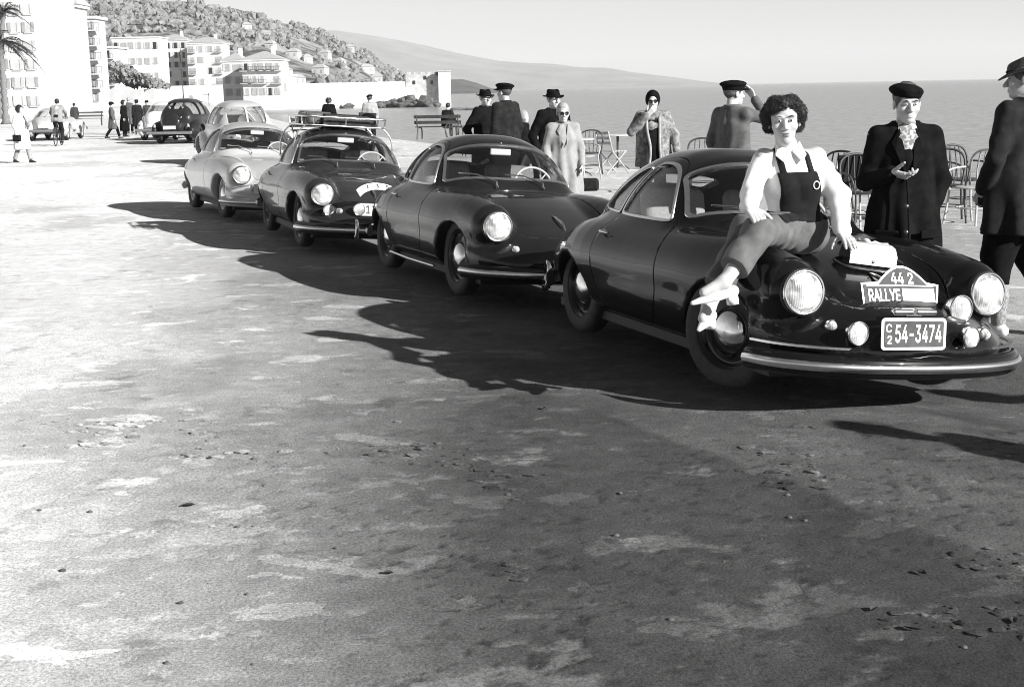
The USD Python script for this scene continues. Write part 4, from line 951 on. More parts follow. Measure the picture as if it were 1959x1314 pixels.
# ------------------------------------------------------------------ palms, lamp post, posts along the street
palm_bark = look("palm_bark", .12, .22, scale=9, rough=.95, stretch=(1, 1, 4))
palm_leaf = look("palm_fronds", .035, .08, scale=2, rough=.7)
def palm(label, base, h, lean, seed, nf=30, fl=2.4):
    r = np.random.default_rng(seed); t = thing("palm_tree", label, "palm tree", base)
    top = np.array([lean[0], lean[1], h]); pts = np.array([np.array([lean[0] * s ** 1.6, lean[1] * s ** 1.6, h * s]) for s in np.linspace(0, 1, 22)])
    obj("trunk", tube(pts, .20 + .05 * np.cos(np.arange(22) * math.pi) + np.r_[.14, .08, .03, np.zeros(19)], 10), palm_bark, t, True)
    fr = []
    for k in range(nf):
        az = k * 2.399 + r.uniform(-.2, .2); el = r.uniform(-.25, 1.25); L_ = fl * r.uniform(.8, 1.1)
        d = np.array([math.cos(az) * math.cos(el), math.sin(az) * math.cos(el), math.sin(el)]); s = np.linspace(0, 1, 12)
        P = top + d * L_ * s[:, None] + np.array([0, 0, -1.0]) * (L_ * .62 * s ** 2.2)[:, None]
        fr.append(tube(P, np.linspace(.03, .006, 12), 4))
        sd = np.cross(d, [0, 0, 1]); sd /= np.linalg.norm(sd) + 1e-9
        for q in np.linspace(.12, 1, 26):
            c = np.array([np.interp(q, s, P[:, i]) for i in range(3)]); ln = .48 * L_ / 2.4 * math.sin(math.pi * (q * .85 + .12)) + .06
            for e in (-1, 1):
                tip = c + sd * e * ln * .9 + d * ln * .45 + np.array([0, 0, -ln * r.uniform(.2, .6)])
                w = np.cross(tip - c, [0, 0, 1.0]); w = w / (np.linalg.norm(w) + 1e-9) * .045
                fr.append(trimesh.Trimesh([c - w, c + w, tip], [[0, 1, 2]], process=False))
    obj("crown", cat(fr), palm_leaf, t, False); return t
palm("leaning palm tree with drooping fronds at the left edge of the street", (*on_ground(12, 238)[:2], 0), 5.6, (-.1, .5), 3, fl=2.6)
palm("tall palm whose crown meets the top of the photo above the other palm", (*on_ground(2, 228)[:2], 0), 9.0, (.6, 1.0), 5, fl=2.4)
palm("slim distant palm on the pavement behind the walking woman", (*on_ground(76, 216)[:2], 0), 4.6, (-.3, .4), 8, nf=16, fl=1.3)
palm("slim distant palm behind the cyclist", (*on_ground(120, 212)[:2], 0), 5.2, (-.35, .4), 11, nf=16, fl=1.3)
palm("slim distant palm right of the cyclist by the street bench", (*on_ground(150, 209)[:2], 0), 4.8, (-.1, .2), 14, nf=14, fl=1.2)
iron = look("dark_iron", .025, .05, scale=8, rough=.6)
base = on_ground(352, 205)
t = thing("street_lamp", "ornate dark lamp post with a lantern in front of the town", "street lamp", (*base[:2], 0))
zt = at_depth(347, 93, base[1])[2]
obj("post", lathe([(.22, 0), (.24, .3), (.14, .5), (.11, 1.4), (.13, 1.5), (.09, 1.6), (.075, zt * .62), (.13, zt * .63), (.06, zt * .66), (.055, zt * .74)], 14), iron, t, True)
obj("lantern", lathe([(.05, zt * .74), (.16, zt * .76), (.26, zt * .88), (.28, zt * .89), (.18, zt * .94), (.05, zt * .97), (.03, zt), (.001, zt)], 8), iron, t, False)
obj("bracket", cat(tube(spline([(-.06, 0, zt * .62), (-.4, 0, zt * .64), (-.42, 0, zt * .70), (-.2, 0, zt * .71)], 12), .03, 6), tube(spline([(.06, 0, zt * .62), (.4, 0, zt * .64), (.42, 0, zt * .70), (.2, 0, zt * .71)], 12), .03, 6)), iron, t, True)
base = on_ground(366, 203)
t = thing("road_sign", "round road sign on a thin post beside the lamp post", "road sign", (*base[:2], 0)); z0 = at_depth(366, 187, base[1])[2]
obj("post", tube([(0, 0, 0), (0, 0, z0 + .3)], .035, 8), iron, t); obj("disc", lathe([(.001, 0), (.34, 0), (.36, .02), (.34, .04), (.001, .04)], 24, (0, -1, 0), (0, -.04, z0)), look("sign_enamel", .25, .4, scale=6, rough=.5), t)
base = on_ground(400, 203); t = thing("pointing_sign", "thin post with a small arrow board right of the round sign", "sign", (*base[:2], 0)); z0 = at_depth(390, 181, base[1])[2]
obj("post", tube([(0, 0, 0), (0, 0, z0 + .15)], .04, 8), iron, t); obj("arrow_board", extr(Polygon([(-.9, -.03), (0, -.05), (0, .05), (-.9, .03)]).union(Polygon([(-.05, -.22), (.12, 0), (-.05, .22)])), .04, frame((0, -.05, z0), (1, 0, 0), (0, 0, 1))), iron, t, False)
# haze
usdkit.material(stage, "/World/Looks/haze_air", {"v": ("principled_volume", {"color": (1, 1, 1), "density": 1.0e-4, "anisotropy": 0.0})}, [], volume="v.volume")
hz = obj("haze", box(24000, 20200, 420, (0, 9900, 205 - 5)), "/World/Looks/haze_air", None, False)
tag(hz, "thin pale sea haze filling the air over the bay", "haze", kind="stuff")
# ---- the woman on the wing
def woman():
    W = {n: at_depth(*v) for n, v in dict(pelvis=(1523, 440, 8.05), chest=(1513, 345, 8.02), neck=(1506, 286, 7.99), head=(1500, 233, 7.93), RS=(1460, 301, 7.97), LS=(1562, 298, 8.03), RE=(1437, 368, 7.84), RW=(1434, 398, 7.56), LE=(1603, 374, 7.96), LW=(1612, 448, 7.86),
        RH=(1497, 440, 7.98), LH=(1546, 445, 8.08), RK=(1452, 442, 7.56), RA=(1386, 540, 7.36), LK=(1428, 438, 7.80), LA=(1356, 588, 7.55)).items()}
    base = np.array([*W["pelvis"][:2], float(ground_z(*W["pelvis"][:2]))]); face = 8
    r = facing(face); Rm = np.array([[math.cos(r), -math.sin(r), 0], [math.sin(r), math.cos(r), 0], [0, 0, 1]])
    F = Figure("woman with dark curly hair in white blouse and bib trousers sitting on nearest car", base, face, 1.735, {n: Rm.T @ (v - base) for n, v in W.items()}, h=.010, female=True, hyaw=-15, hpitch=-3, hroll=3, hscale=1.05)
    J, k = F.J, F.k
    lw = lambda v: Rm.T @ np.asarray(v, float)
    F.pump = [lw((-.45, -1, -.12)), lw((-1, -.25, -.16))]
    F.hand("R", d=lw((.32, -.42, -.45)), n=lw((.25, .3, -.9)), curls=(38, 34, 36, 42), spread=.8)
    F.hand("L", d=lw((.12, -.75, -.22)), n=lw((0, -.12, -1)), curls=(10, 8, 10, 14), spread=1.3)
    F.body(); F.eyes(); F.hair("dark_hair", "curly")
    rg = np.random.default_rng(4); hm = [c for c in stage.GetPrimAtPath(str(F.bodyprim.GetPath())).GetChildren() if c.GetName() == "hair"][0]
    hv = np.array(UsdGeom.Mesh(hm).GetPointsAttr().Get()); hn = np.array(UsdGeom.Mesh(hm).GetNormalsAttr().Get()); pk = rg.choice(len(hv), 2600); cs = []
    for i in pk:
        n_ = hn[i]; a = np.cross(n_, rg.normal(size=3)); a /= np.linalg.norm(a); b = np.cross(n_, a); tt = np.linspace(0, 1, 9); rr = rg.uniform(.004, .010); ph = rg.uniform(0, 6.28); turns = rg.uniform(4, 8)
        cs.append(hv[i] - n_ * .004 + np.outer(tt, n_) * rg.uniform(.004, .014) + np.outer(np.cos(ph + turns * tt) * rr, a) + np.outer(np.sin(ph + turns * tt) * rr, b) + np.outer(tt - .4, a) * .018)
    cv = UsdGeom.BasisCurves.Define(stage, str(F.bodyprim.GetPath()) + "/curls"); cv.CreateTypeAttr("linear"); cv.CreateCurveVertexCountsAttr([9] * len(cs)); cv.CreatePointsAttr(Vt.Vec3fArray.FromNumpy(np.vstack(cs).astype(np.float32))); cv.CreateWidthsAttr(Vt.FloatArray.FromNumpy(np.tile(np.linspace(.0034, .0012, 9), len(cs)).astype(np.float32))); cv.SetWidthsInterpolation("vertex")
    UsdShade.MaterialBindingAPI.Apply(cv.GetPrim()).Bind(L["dark_hair"]); tag(cv, kind="stuff")
    m = ell; lips = nets(lambda p: smin(ell(p, (0, .0955, -.054), (.023, .009, .0055)), ell(p, (0, .0945, -.0655), (.020, .010, .0065)), .002), (-.04, .07, -.09), (.04, .12, -.035), .003); obj("lips", F.fromhead(lips), L["lips"], F.bodyprim, True)
    pel, ch, nk = J["pelvis"], J["chest"], J["neck"]
    zs = np.array([pel[2] - .04, pel[2] + .06, (pel[2] + ch[2]) / 2, ch[2], nk[2] - .045, nk[2] + .012]); ax = [.165, .150, .148, .168, .120, .058]; ay = [.12, .112, .110, .125, .080, .058]
    fz = np.linspace(zs[0], zs[-1], 120); fax, fay = PCH(zs, ax)(fz), PCH(zs, ay)(fz)
    def torso(p):
        c = np.stack([np.interp(p[:, 2], [pel[2], ch[2], nk[2]], [pel[i], ch[i], nk[i]]) for i in (0, 1)], 1); x, y = p[:, 0] - c[:, 0], p[:, 1] - c[:, 1]
        A, D = np.interp(p[:, 2], fz, fax), np.interp(p[:, 2], fz, fay)
        d = (np.sqrt((x / A) ** 2 + (y / D) ** 2) - 1) * np.minimum(A, D) * .9
        q = np.stack([np.abs(x), y, p[:, 2]], 1); d = smin(d, ell(q, (.068, .075, ch[2] - .035), (.062, .060, .062)), .05)
        return np.maximum(d, np.maximum(p[:, 2] - nk[2] - .012, zs[0] - p[:, 2])), x, y
    def shirt(p):
        d, x, y = torso(p); ar = None
        for a in "LR":
            e = smin(cone(p, J[a + "S"] + [0, 0, -.01], J[a + "E"], .056, .056 if a == "R" else .066), cone(p, J[a + "E"], J[a + "E"] + (J[a + "W"] - J[a + "E"]) * .86, .056 if a == "R" else .066, .050), .03)
            e = smin(e, cone(p, J[a + "E"] + (J[a + "W"] - J[a + "E"]) * .84, J[a + "E"] + (J[a + "W"] - J[a + "E"]) * .96, .038, .036), .02)
            ar = e if ar is None else np.minimum(ar, e)
        ar = ar + .012 * (meshkit.noise(p * np.array([15, 15, 6.0]), 3) - .5) + .004 * np.sin(p[:, 2] * 60 + p[:, 0] * 40 + 5 * meshkit.noise(p * 9, 8))
        return smin(d + .010 * (meshkit.noise(p * np.array([22, 22, 9.0]), 4) - .5), ar, .035)
    P = np.array([pel, nk, J["LE"], J["RE"], J["LW"], J["RW"]])
    s_ = obj("blouse", nets(shirt, P.min(0) - .16, P.max(0) + .14, .0085), L["white_cotton"], F.t, True)
    for sg in (-1, 1):
        v = np.array([(sg * .006, .068, -.012), (sg * .058, .030, .040), (sg * .068, -.01, .046), (sg * .088, .060, -.030), (sg * .052, .104, -.068), (sg * .020, .086, -.030)]) + nk
        obj("collar", trimesh.convex.convex_hull(np.vstack([v, v + [0, .007, .004]])), L["white_cotton"], s_, False)
    top = pel[2] + .335
    bib = lambda p: (lambda d, x, y: smax(smax(d - .011, np.abs(x + .012) - .118, .008), smax(smax(p[:, 2] - top, pel[2] + .05 - p[:, 2], .005), -y, .005), .006))(*torso(p))
    b_ = obj("bib", nets(bib, pel + [-.24, -.2, .0], np.array([pel[0] + .24, pel[1] + .25, nk[2]]), .008), L["velvet"], F.t, True)
    strap = lambda p: (lambda d, x, y: smax(smax(d - .010, np.abs(np.abs(x + .01) - .083) - .017, .004), np.where(y > 0, top - .02, pel[2] + .1) - p[:, 2], .004))(*torso(p))
    obj("strap", nets(strap, pel + [-.24, -.25, .05], nk + [.24, .25, .06], .007), L["velvet"], b_, True)
    c = np.array([pel[0] - .052, 0, pel[2] + .262]); yy = np.linspace(.05, .3, 200); dd = torso(np.stack([np.full(200, c[0]), ch[1] + yy, np.full(200, c[2])], 1).astype(np.float32))[0]; c[1] = ch[1] + yy[np.argmin(np.abs(dd - .016))]
    obj("button", tube([c + .017 * np.array([math.cos(a), 0, 1.25 * math.sin(a)]) for a in np.linspace(0, 2 * math.pi, 21)[:-1]], .0035, 6, closed=True), L["pale_leather"], b_, True)
    # trousers: seat, thighs, shins with wide cuffs
    B = [(J["LH"], J["RH"], .118, .116), (pel + [0, 0, .10], pel, .118, .132)]
    for a in "LR": 
        e = J[a + "K"] + (J[a + "A"] - J[a + "K"]) * .74
        B += [(J[a + "H"], J[a + "K"], .106, .080), (J[a + "K"], e, .080, .080)]
    def trous(p):
        d = None
        for q in B:
            e = cone(p, *q); d = e if d is None else smin(d, e, .03)
        d = d + .016 * (meshkit.noise(p * np.array([10, 14, 12.0]), 6) - .5) + .006 * np.sin(p @ np.array([60, 25, 35.0]) + 6 * meshkit.noise(p * 7, 9)) * np.clip((p[:, 2] - J["RK"][2] + .35) * 3, 0, 1)
        for a in "LR":
            v = J[a + "A"] - J[a + "K"]; v = v / np.linalg.norm(v); e = J[a + "K"] + (J[a + "A"] - J[a + "K"]) * .74; near = np.linalg.norm(p - e, axis=1) < .15
            d = np.where(near, np.maximum(d, (p - e) @ v), d)
        return np.maximum(d, p[:, 2] - pel[2] - .115)
    P = np.array([pel, J["LH"], J["RH"], J["LK"], J["RK"], J["LA"], J["RA"]])
    t_ = obj("trousers", nets(trous, P.min(0) - .17, P.max(0) + .17, .009), L["slack_cloth"], F.t, True)
    belt = lambda p: (lambda d, x, y: smax(np.minimum(d, trous(p)) - .006, np.abs(p[:, 2] - pel[2] - .085 - .04 * x) - .022, .004))(*torso(p))
    obj("belt", nets(belt, pel + [-.26, -.26, 0], pel + [.26, .26, .17], .008), L["velvet"], t_, True)
    F.shoes("pale_leather", dirs=[lw((-.45, -1, -.12)), lw((-1, -.25, -.16))], heel=.045, size=1.0, pump=True)
    return F
woman()

def standing(label, loc, face, ytop, px, coat=None, legs="black_wool", hatk=None, hatm="black_wool", hairm="dark_hair", style="short", pose=None, h=None, fem=False, hyaw=0, hpitch=0, glasses=False, group=None, extra=0.0, coatk=None, tilt=(0, 0), shoe="shoe_leather", hands=None, legk=None, eyes=False):
    H = height_to(px, ytop, loc) - extra - (.055 if hatk in ("beret", "cap") else .075 if hatk else .02)
    h = h or float(np.clip(loc[1] * .0011, .012, .04))
    F = Figure(label, loc, face, H, pose, h, fem, hyaw, hpitch, group=group)
    for q in hands or (): F.hand(q[0], **q[1])
    F.body(); 
    if eyes: F.eyes()
    if hairm: F.hair(hairm, style)
    F.trousers(legs, **(legk or {})); F.shoes(shoe)
    if coat: F.coat(coat, **(coatk or {}))
    if hatk: F.hat(hatk, hatm, tilt, 1.12 if hatk == "cap" else 1.0)
    if glasses: F.glasses()
    return F
def scarf(F, mat, lo=.27, w=.05):
    nk = F.J["neck"]; k = F.k; v = np.array([(-.055, .045, .05), (.055, .045, .05), (-.062, .120, -.05), (.062, .120, -.05), (-.022, .150, -lo), (.022, .150, -lo), (0, .135, -.02)]) * k + nk
    a = obj("scarf", trimesh.convex.convex_hull(np.vstack([v, v - [0, .05, 0]])), L[mat], F.t, 60)
# man in the beret
loc = spot_d(1731, 9.35)
F = standing("man in black beret and long black overcoat standing beyond the nearest car", loc, -4, 142, 1733, "black_wool", hatk="beret", hyaw=4, hpitch=-6, h=.012, eyes=True, hairm="brown_hair", tilt=(4, -8),
    pose=dict(RE=(.245, .02, 1.12), RW=(.125, .25, 1.19), LE=(-.25, -.05, 1.12), LW=(-.16, .0, .86)), coatk=dict(hem=.42, flare=.238, waist=.155, thick=1.0, seed=2, lap=True),
    hands=[("R", dict(d=(-.78, .5, -.20), n=(-.35, -.35, .85), curls=(16, 26, 44, 50), thumb=10))])
scarf(F, "check_scarf", lo=.19, w=.035)
k = F.k
for z_ in (.98, .82, .66): obj("button", lathe([(.001, .006), (.014, .005), (.016, 0)], 14, (0, 1, .1), np.array([.03, .232 + (1.0 - z_) * .06, z_]) * k), L["shoe_leather"], F.t, True)
for sg in (-1, 1): obj("pocket_flap", rounded_box(.15, .02, .055, .008, np.array([sg * .135, .175, .80]) * k, (-sg * .45, (0, 0, 1))), L["black_wool"], F.t, True)
obj("coat_front_edge", tube(spline(np.array([(.02, .165, 1.18), (.012, .205, 1.0), (.008, .235, .75), (.006, .255, .46)]) * k, 14), .007 * k, 6), L["black_wool"], F.t, True)
# man in the brimmed hat at the right edge
loc = spot_d(1956, 9.7)
F = standing("man in brimmed hat and dark knee-length coat seen from behind at right edge", loc, 212, 90, 1932, "dark_wool", hatk="trilby", hatm="charcoal_wool", hyaw=38, hpitch=-4, h=.012, eyes=True, hairm="brown_hair", tilt=(2, 0), legs="black_wool", shoe="pale_leather",
    pose=dict(LE=(-.30, -.04, 1.13), LW=(-.24, .10, .93), RE=(.29, -.04, 1.12), RW=(.24, .10, .92), LK=(-.10, .08, .50), LA=(-.10, .05, .085), RK=(.10, -.02, .50), RA=(.12, -.16, .10)), coatk=dict(hem=.66, flare=.27, waist=.20, thick=1.15, seed=5, fold=.016), legk=dict(wide=1.35, cuff=.052, end=.42))
k = F.k
obj("back_vent", cat([tube(spline(np.array([(sg * .012, -.215, .98), (sg * .03, -.228, .86), (sg * .05, -.232, .69)]) * k, 10), .007 * k, 6) for sg in (-1, 1)]), L["dark_wool"], F.t, True)
obj("back_seam", tube(spline(np.array([(0, -.135, 1.38), (0, -.158, 1.2), (0, -.180, 1.05), (0, -.215, .97)]) * k, 14), .004 * k, 6), L["black_wool"], F.t, True)
obj("pocket_flap", rounded_box(.02, .16, .055, .008, np.array([-.235, .06, .86]) * k, (.0, (0, 0, 1))), L["dark_wool"], F.t, True)
obj("shirt_collar", tube([F.J["neck"] + k * np.array([.066 * math.cos(a), .060 * math.sin(a), .045]) for a in np.linspace(0, 2 * math.pi, 25)[:-1]], .011 * k, 6, closed=True), L["pale_cloth"], F.t, True)
for a in "LR":
    K, A = F.J[a + "K"], F.J[a + "A"]; obj("sock", bones_mesh([(K + (A - K) * .38, K + (A - K) * .6, .062 * k, .064 * k), (K + (A - K) * .6, A, .064 * k, .045 * k)], .012, .02), L["tweed"], F.t, True)
# man with the cap shading his eyes
loc = spot_d(1402, 15.2)
F = standing("man in peaked cap and grey jacket raising a hand to his face", loc, 138, 145, 1412, "grey_wool", hatk="cap", hyaw=-25, hairm="brown_hair", legs="dark_wool",
    pose=dict(RE=(.27, .22, 1.34), RW=(.095, .245, 1.555), LE=(-.25, -.03, 1.12), LW=(-.24, .06, .88)), coatk=dict(hem=.80, flare=.20, waist=.165, collar=True, seed=8), hands=[("R", dict(d=(-.55, -.15, .8), n=(-.3, -.9, 0), curls=(15, 15, 20, 25)))])
# man in the leather and sheepskin coat
loc = spot_d(1249, 19.0)
F = standing("man in dark glasses and open mottled leather coat with hands at his mouth", loc, -3, 165, 1243, "sheepskin", hatk="hood", hatm="black_wool", hairm=None, glasses=True, legs="black_wool",
    pose=dict(RE=(.30, .10, 1.20), RW=(.075, .20, 1.43), LE=(-.30, -.01, 1.15), LW=(-.33, .06, .90)), coatk=dict(hem=.72, flare=.245, waist=.20, thick=1.28, seed=3, fold=.02), hands=[("R", dict(d=(-.6, .1, .6), n=(0, -1, 0), curls=(40, 40, 45, 45)))])
k = F.k; v = np.array([(-.075, .13, 1.36), (.075, .13, 1.36), (-.05, .205, 1.10), (.05, .205, 1.10), (-.10, .235, .74), (.06, .235, .74)]) * k
obj("pullover", trimesh.convex.convex_hull(np.vstack([v, v - [0, .05, 0]])), L["black_wool"], F.t, 60)
for sg in (-1, 1): obj("coat_edge", tube(spline(np.array([(sg * .085, .12, 1.40), (sg * .085, .18, 1.22), (sg * .065 - .02, .232, 1.0), (sg * .085 - .02, .250, .73)]) * k, 14), .018 * k, 8), L["pale_cloth"], F.t, True)
# woman in dark glasses and trench coat
loc = spot_d(1078, 17.8)
F = standing("woman in sunglasses and pale trench coat standing behind the second coupe", loc, 8, 195, 1080, "trench_cloth", hairm="fair_hair", style="short", fem=True, glasses=True, legs="dark_wool", pose=dict(LE=(-.25, .0, 1.12), LW=(-.24, .1, .88), RE=(.25, .0, 1.12), RW=(.23, .12, .9)), coatk=dict(hem=.42, flare=.25, waist=.14, thick=1.1, seed=4, fold=.02, lap=True), hpitch=-4)
# man in the homburg
loc = spot_d(1060, 19.6)
standing("man in black round-crowned hat and black coat behind woman in trench coat", loc, 18, 162, 1061, "black_wool", hatk="fedora", hairm="brown_hair", pose=dict(RE=(.30, -.05, 1.12), RW=(.26, .05, .92)), coatk=dict(hem=.45, flare=.27, waist=.18, thick=1.15, seed=6), hyaw=10)
# the two men in dark coats
loc = spot_d(930, 22.4)
standing("man in dark soft hat and black coat facing the man in a flat cap", loc, 48, 163, 932, "black_wool", hatk="trilby", hairm="brown_hair", pose=dict(RE=(.32, -.10, 1.14), RW=(.30, .02, .90)), coatk=dict(hem=.45, flare=.28, waist=.19, thick=1.2, seed=7), hyaw=-20)
loc = spot_d(968, 21.6)
standing("man in flat cap and dark coat with his back turned, beside the soft-hatted man", loc, 222, 153, 960, "dark_wool", hatk="cap", hatm="black_wool", hairm="brown_hair", coatk=dict(hem=.45, flare=.28, waist=.19, thick=1.2, seed=9), hyaw=10, tilt=(0, 8))
loc = spot_d(1003, 27.0)
standing("small figure in pale headscarf and dark coat half hidden behind the capped man", loc, 60, 207, 1003, "black_wool", hatk="hood", hatm="pale_cloth", hairm=None, fem=True, coatk=dict(hem=.45, flare=.26, seed=3))
# by the water behind the roof rack
loc = spot_d(633, 50.0)
standing("dark-coated person with curly hair seen from behind above the roof rack", loc, 180, 186, 632, "black_wool", hairm="dark_hair", style="curly", coatk=dict(hem=.45, flare=.34, waist=.26, thick=1.4), hands=None)
loc = spot_d(711, 45.0)
standing("man in dark beret and pale jacket with his back turned by the water", loc, 190, 178, 711, "pale_cloth", hatk="beret", hairm="brown_hair", coatk=dict(hem=.75, flare=.24, waist=.2, thick=1.25), legs="dark_wool", tilt=(0, -12))
# seated man on the bench
loc = on_ground(856, 266); loc[2] = 0
F = Figure("man sitting on the bench facing the sea", loc, 150, 1.70, dict(pelvis=(0, 0, .50), chest=(0, .04, .84), neck=(0, .07, 1.02), head=(0, .12, 1.16), LS=(-.185, .05, .97), RS=(.185, .05, .97), LE=(-.26, .10, .70), RE=(.26, .12, .70), LW=(-.14, .36, .60), RW=(.16, .38, .60), LH=(-.1, .02, .48), RH=(.1, .02, .48), LK=(-.13, .46, .50), RK=(.13, .46, .50), LA=(-.13, .50, .085), RA=(.13, .50, .085)), h=.03, hpitch=-8)
F.body(); F.hair("dark_hair"); F.trousers("grey_wool"); F.shoes(); F.coat("dark_wool", hem=.42, flare=.21, waist=.19, thick=1.15, collar=False)
bench_man = loc
# far group walking by the parked cars
loc = spot(217, 266); standing("man in grey overcoat and hat striding past the old saloons", loc, 110, 192, 217, "grey_wool", hatk="trilby", coatk=dict(hem=.45, flare=.25), pose=dict(LK=(-.10, .20, .50), LA=(-.10, .30, .1), RK=(.10, -.08, .50), RA=(.10, -.34, .12)), group=None)
loc = spot(240, 262); standing("person in long black coat walking right of the striding man in grey", loc, 80, 191, 238, "black_wool", hairm="dark_hair", style="bob", coatk=dict(hem=.28, flare=.27), fem=True)
loc = spot(250, 256); standing("person with bare fair head behind the person in long black coat", loc, 170, 186, 248, "grey_wool", hairm="fair_hair", coatk=dict(hem=.45, flare=.24))
loc = spot(265, 258); standing("man in dark coat nearest the white rounded saloon", loc, 200, 188, 268, "dark_wool", hatk="fedora", coatk=dict(hem=.4, flare=.26), hatm="dark_wool")
loc = spot(284, 252); standing("dark-hatted man mostly hidden behind the white rounded saloon", loc, 20, 190, 287, "charcoal_wool", hatk="trilby", coatk=dict(hem=.4, flare=.26))
loc = spot(45, 312); F = standing("woman in long pale coat with dark hair walking at the left edge", loc, 68, 200, 47, "white_cotton", hairm="dark_hair", style="bob", fem=True, legs="pale_cloth", coatk=dict(hem=.40, flare=.27, waist=.2, thick=1.12, fold=.018, collar=True), pose=dict(LK=(-.09, .12, .5), LA=(-.1, .20, .09), RK=(.09, -.05, .5), RA=(.10, -.24, .10), RE=(.24, -.06, 1.12), RW=(.2, .06, .9)))
k = F.k; obj("scarf", tube(spline(np.array([(-.03, .09, 1.42), (-.04, .17, 1.25), (-.05, .22, 1.0)]) * k, 10), .03 * k, 8), L["grey_wool"], F.t, True)
obj("handbag", rounded_box(.08, .26, .18, .03, np.array([.30, .08, .76]) * k), L["dark_wool"], F.t, True)
loc = spot(145, 250); standing("distant standing person in dark clothes near the street bench", loc, 200, 197, 143, "charcoal_wool", coatk=dict(hem=.45, flare=.24))
# cyclist
loc = spot(113, 279)
F = Figure("cyclist in grey jacket riding away up the street", loc, 186, 1.72, dict(pelvis=(0, -.10, .98), chest=(0, .06, 1.30), neck=(0, .16, 1.45), head=(0, .22, 1.58), LS=(-.185, .13, 1.40), RS=(.185, .13, 1.40), LE=(-.27, .28, 1.20), RE=(.27, .28, 1.20), LW=(-.24, .46, 1.06), RW=(.24, .46, 1.06), LH=(-.09, -.08, .95), RH=(.09, -.08, .95), LK=(-.12, .26, .74), RK=(.12, .18, .58), LA=(-.11, .10, .40), RA=(.11, .02, .18)), h=.03, hpitch=10)
F.body(); F.hair("dark_hair"); F.trousers("dark_wool"); F.shoes(); F.coat("tweed", hem=.86, flare=.20, waist=.17, thick=1.1, collar=False)
b = thing("bicycle", "bicycle ridden by the cyclist in the grey jacket", "bicycle", loc, facing(186))
for y0 in (-.54, .52):
    w = obj("wheel", tube([(0, y0 + .33 * math.cos(a), .345 + .33 * math.sin(a)) for a in np.linspace(0, 2 * math.pi, 33)[:-1]], .018, 6, closed=True), L["rubber"], b, True)
    obj("spokes", cat([tube([(.01 * (-1) ** q, y0, .345), (0, y0 + .32 * math.cos(q * .449), .345 + .32 * math.sin(q * .449))], .0025, 4) for q in range(14)]), L["chrome"], w, False)
obj("frame", cat(tube([(0, -.16, .30), (0, -.26, .84)], .016, 8), tube([(0, -.16, .30), (0, .36, .80)], .016, 8), tube([(0, -.24, .78), (0, .35, .86)], .016, 8), tube([(0, -.16, .30), (0, -.54, .345), (0, -.24, .76)], .011, 6), tube([(0, .34, .92), (0, .40, .66), (0, .52, .345)], .014, 6)), L["seal"], b, True)
obj("handlebar", tube(spline([(-.28, .40, 1.02), (-.22, .46, 1.04), (0, .42, 1.02), (.22, .46, 1.04), (.28, .40, 1.02)], 20), .013, 8), L["chrome"], b, True)
obj("saddle", rounded_box(.15, .26, .06, .025, (0, -.26, .88)), L["shoe_leather"], b, True)
for e in (-1, 1): obj("pedal", cat(box(.10, .08, .025, (e * .12, -e * .04, .25 - e * .11)), tube([(e * .06, .0, .30), (e * .06, -e * .04, .25 - e * .11), (e * .10, -e * .04, .25 - e * .11)], .01, 6)), L["seal"], b, False)
# two bystanders just outside the frame whose shadows fall into it
g = on_ground(1556, 803); q = g + 1.80 / math.tan(SUN_EL) * np.array([*SUN_TO[:2], 0]); q[2] = 0
F = Figure("bystander whose long shadow falls across the bottom right of the road", q, 270, 1.73, h=.03); F.body(); F.hair("brown_hair"); F.trousers("dark_wool"); F.shoes(); F.coat("dark_wool", hem=.45, flare=.26); F.hat("trilby", "dark_wool")
g = on_ground(1790, 720); q = g + 1.78 / math.tan(SUN_EL) * np.array([*SUN_TO[:2], 0]); q[2] = 0
F = Figure("bystander whose shadow reaches the nearest car's front bumper", q, 300, 1.70, h=.03); F.body(); F.hair("brown_hair"); F.trousers("dark_wool"); F.shoes(); F.coat("dark_wool", hem=.45, flare=.30)
# ------------------------------------------------------------------ lamps, plates and luggage of the coupes
def mat_of(prim): return np.array(UsdGeom.Xformable(prim).ComputeLocalToWorldTransform(Usd.TimeCode.Default())).T
from scipy.optimize import least_squares as _ls
def nose_at(M, px, py, off=0.0):
    """The point on the nose (car coordinates), off metres ahead of the skin, that lies on the line of sight through (px, py)."""
    def r(q):
        p = M @ np.array([surf_x(q[0], q[1]) + off, q[0], q[1], 1]); return pix(p[:3]) - (px, py)
    q = _ls(r, [0.0, .48], diff_step=.01).x; return np.array([surf_x(*q) + off, *q])
def spotlamp(car, p, r, name="spot_lamp", yaw=0.0, foot=None):
    b = ring_lamp(car, p, (1, yaw, .02), r, name, depth=r * 1.15, rimw=r * .13, bulge=.22)
    f = np.array(foot) if foot is not None else p + [-.10, 0, -.07]
    obj("bracket", tube(spline([p + [-r * .9, 0, -r * .4], (p + f) / 2 + [0, 0, -.02], f], 8), .011, 6), L["chrome"], b, True); return b
def indicator(car, p, r=.030): 
    b = obj("indicator", lathe([(r * 1.15, -.02), (r * 1.15, .0), (r, .006)], 20, (1, 0, .05), p), L["chrome"], car, True); obj("lens", lathe([(.001, r * .8), (r * .6, r * .66), (r * .95, .002)], 20, (1, 0, .05), p), L["lens"], b, True)
def sheet(poly, th, M): return extr(poly, th, M)
def rounded(w, h, r): return sbox(-w / 2 + r, -h / 2 + r, w / 2 - r, h / 2 - r).buffer(r)
M1, M2, M3, M4 = (mat_of(c) for c in (c1, c2, c3, c4))
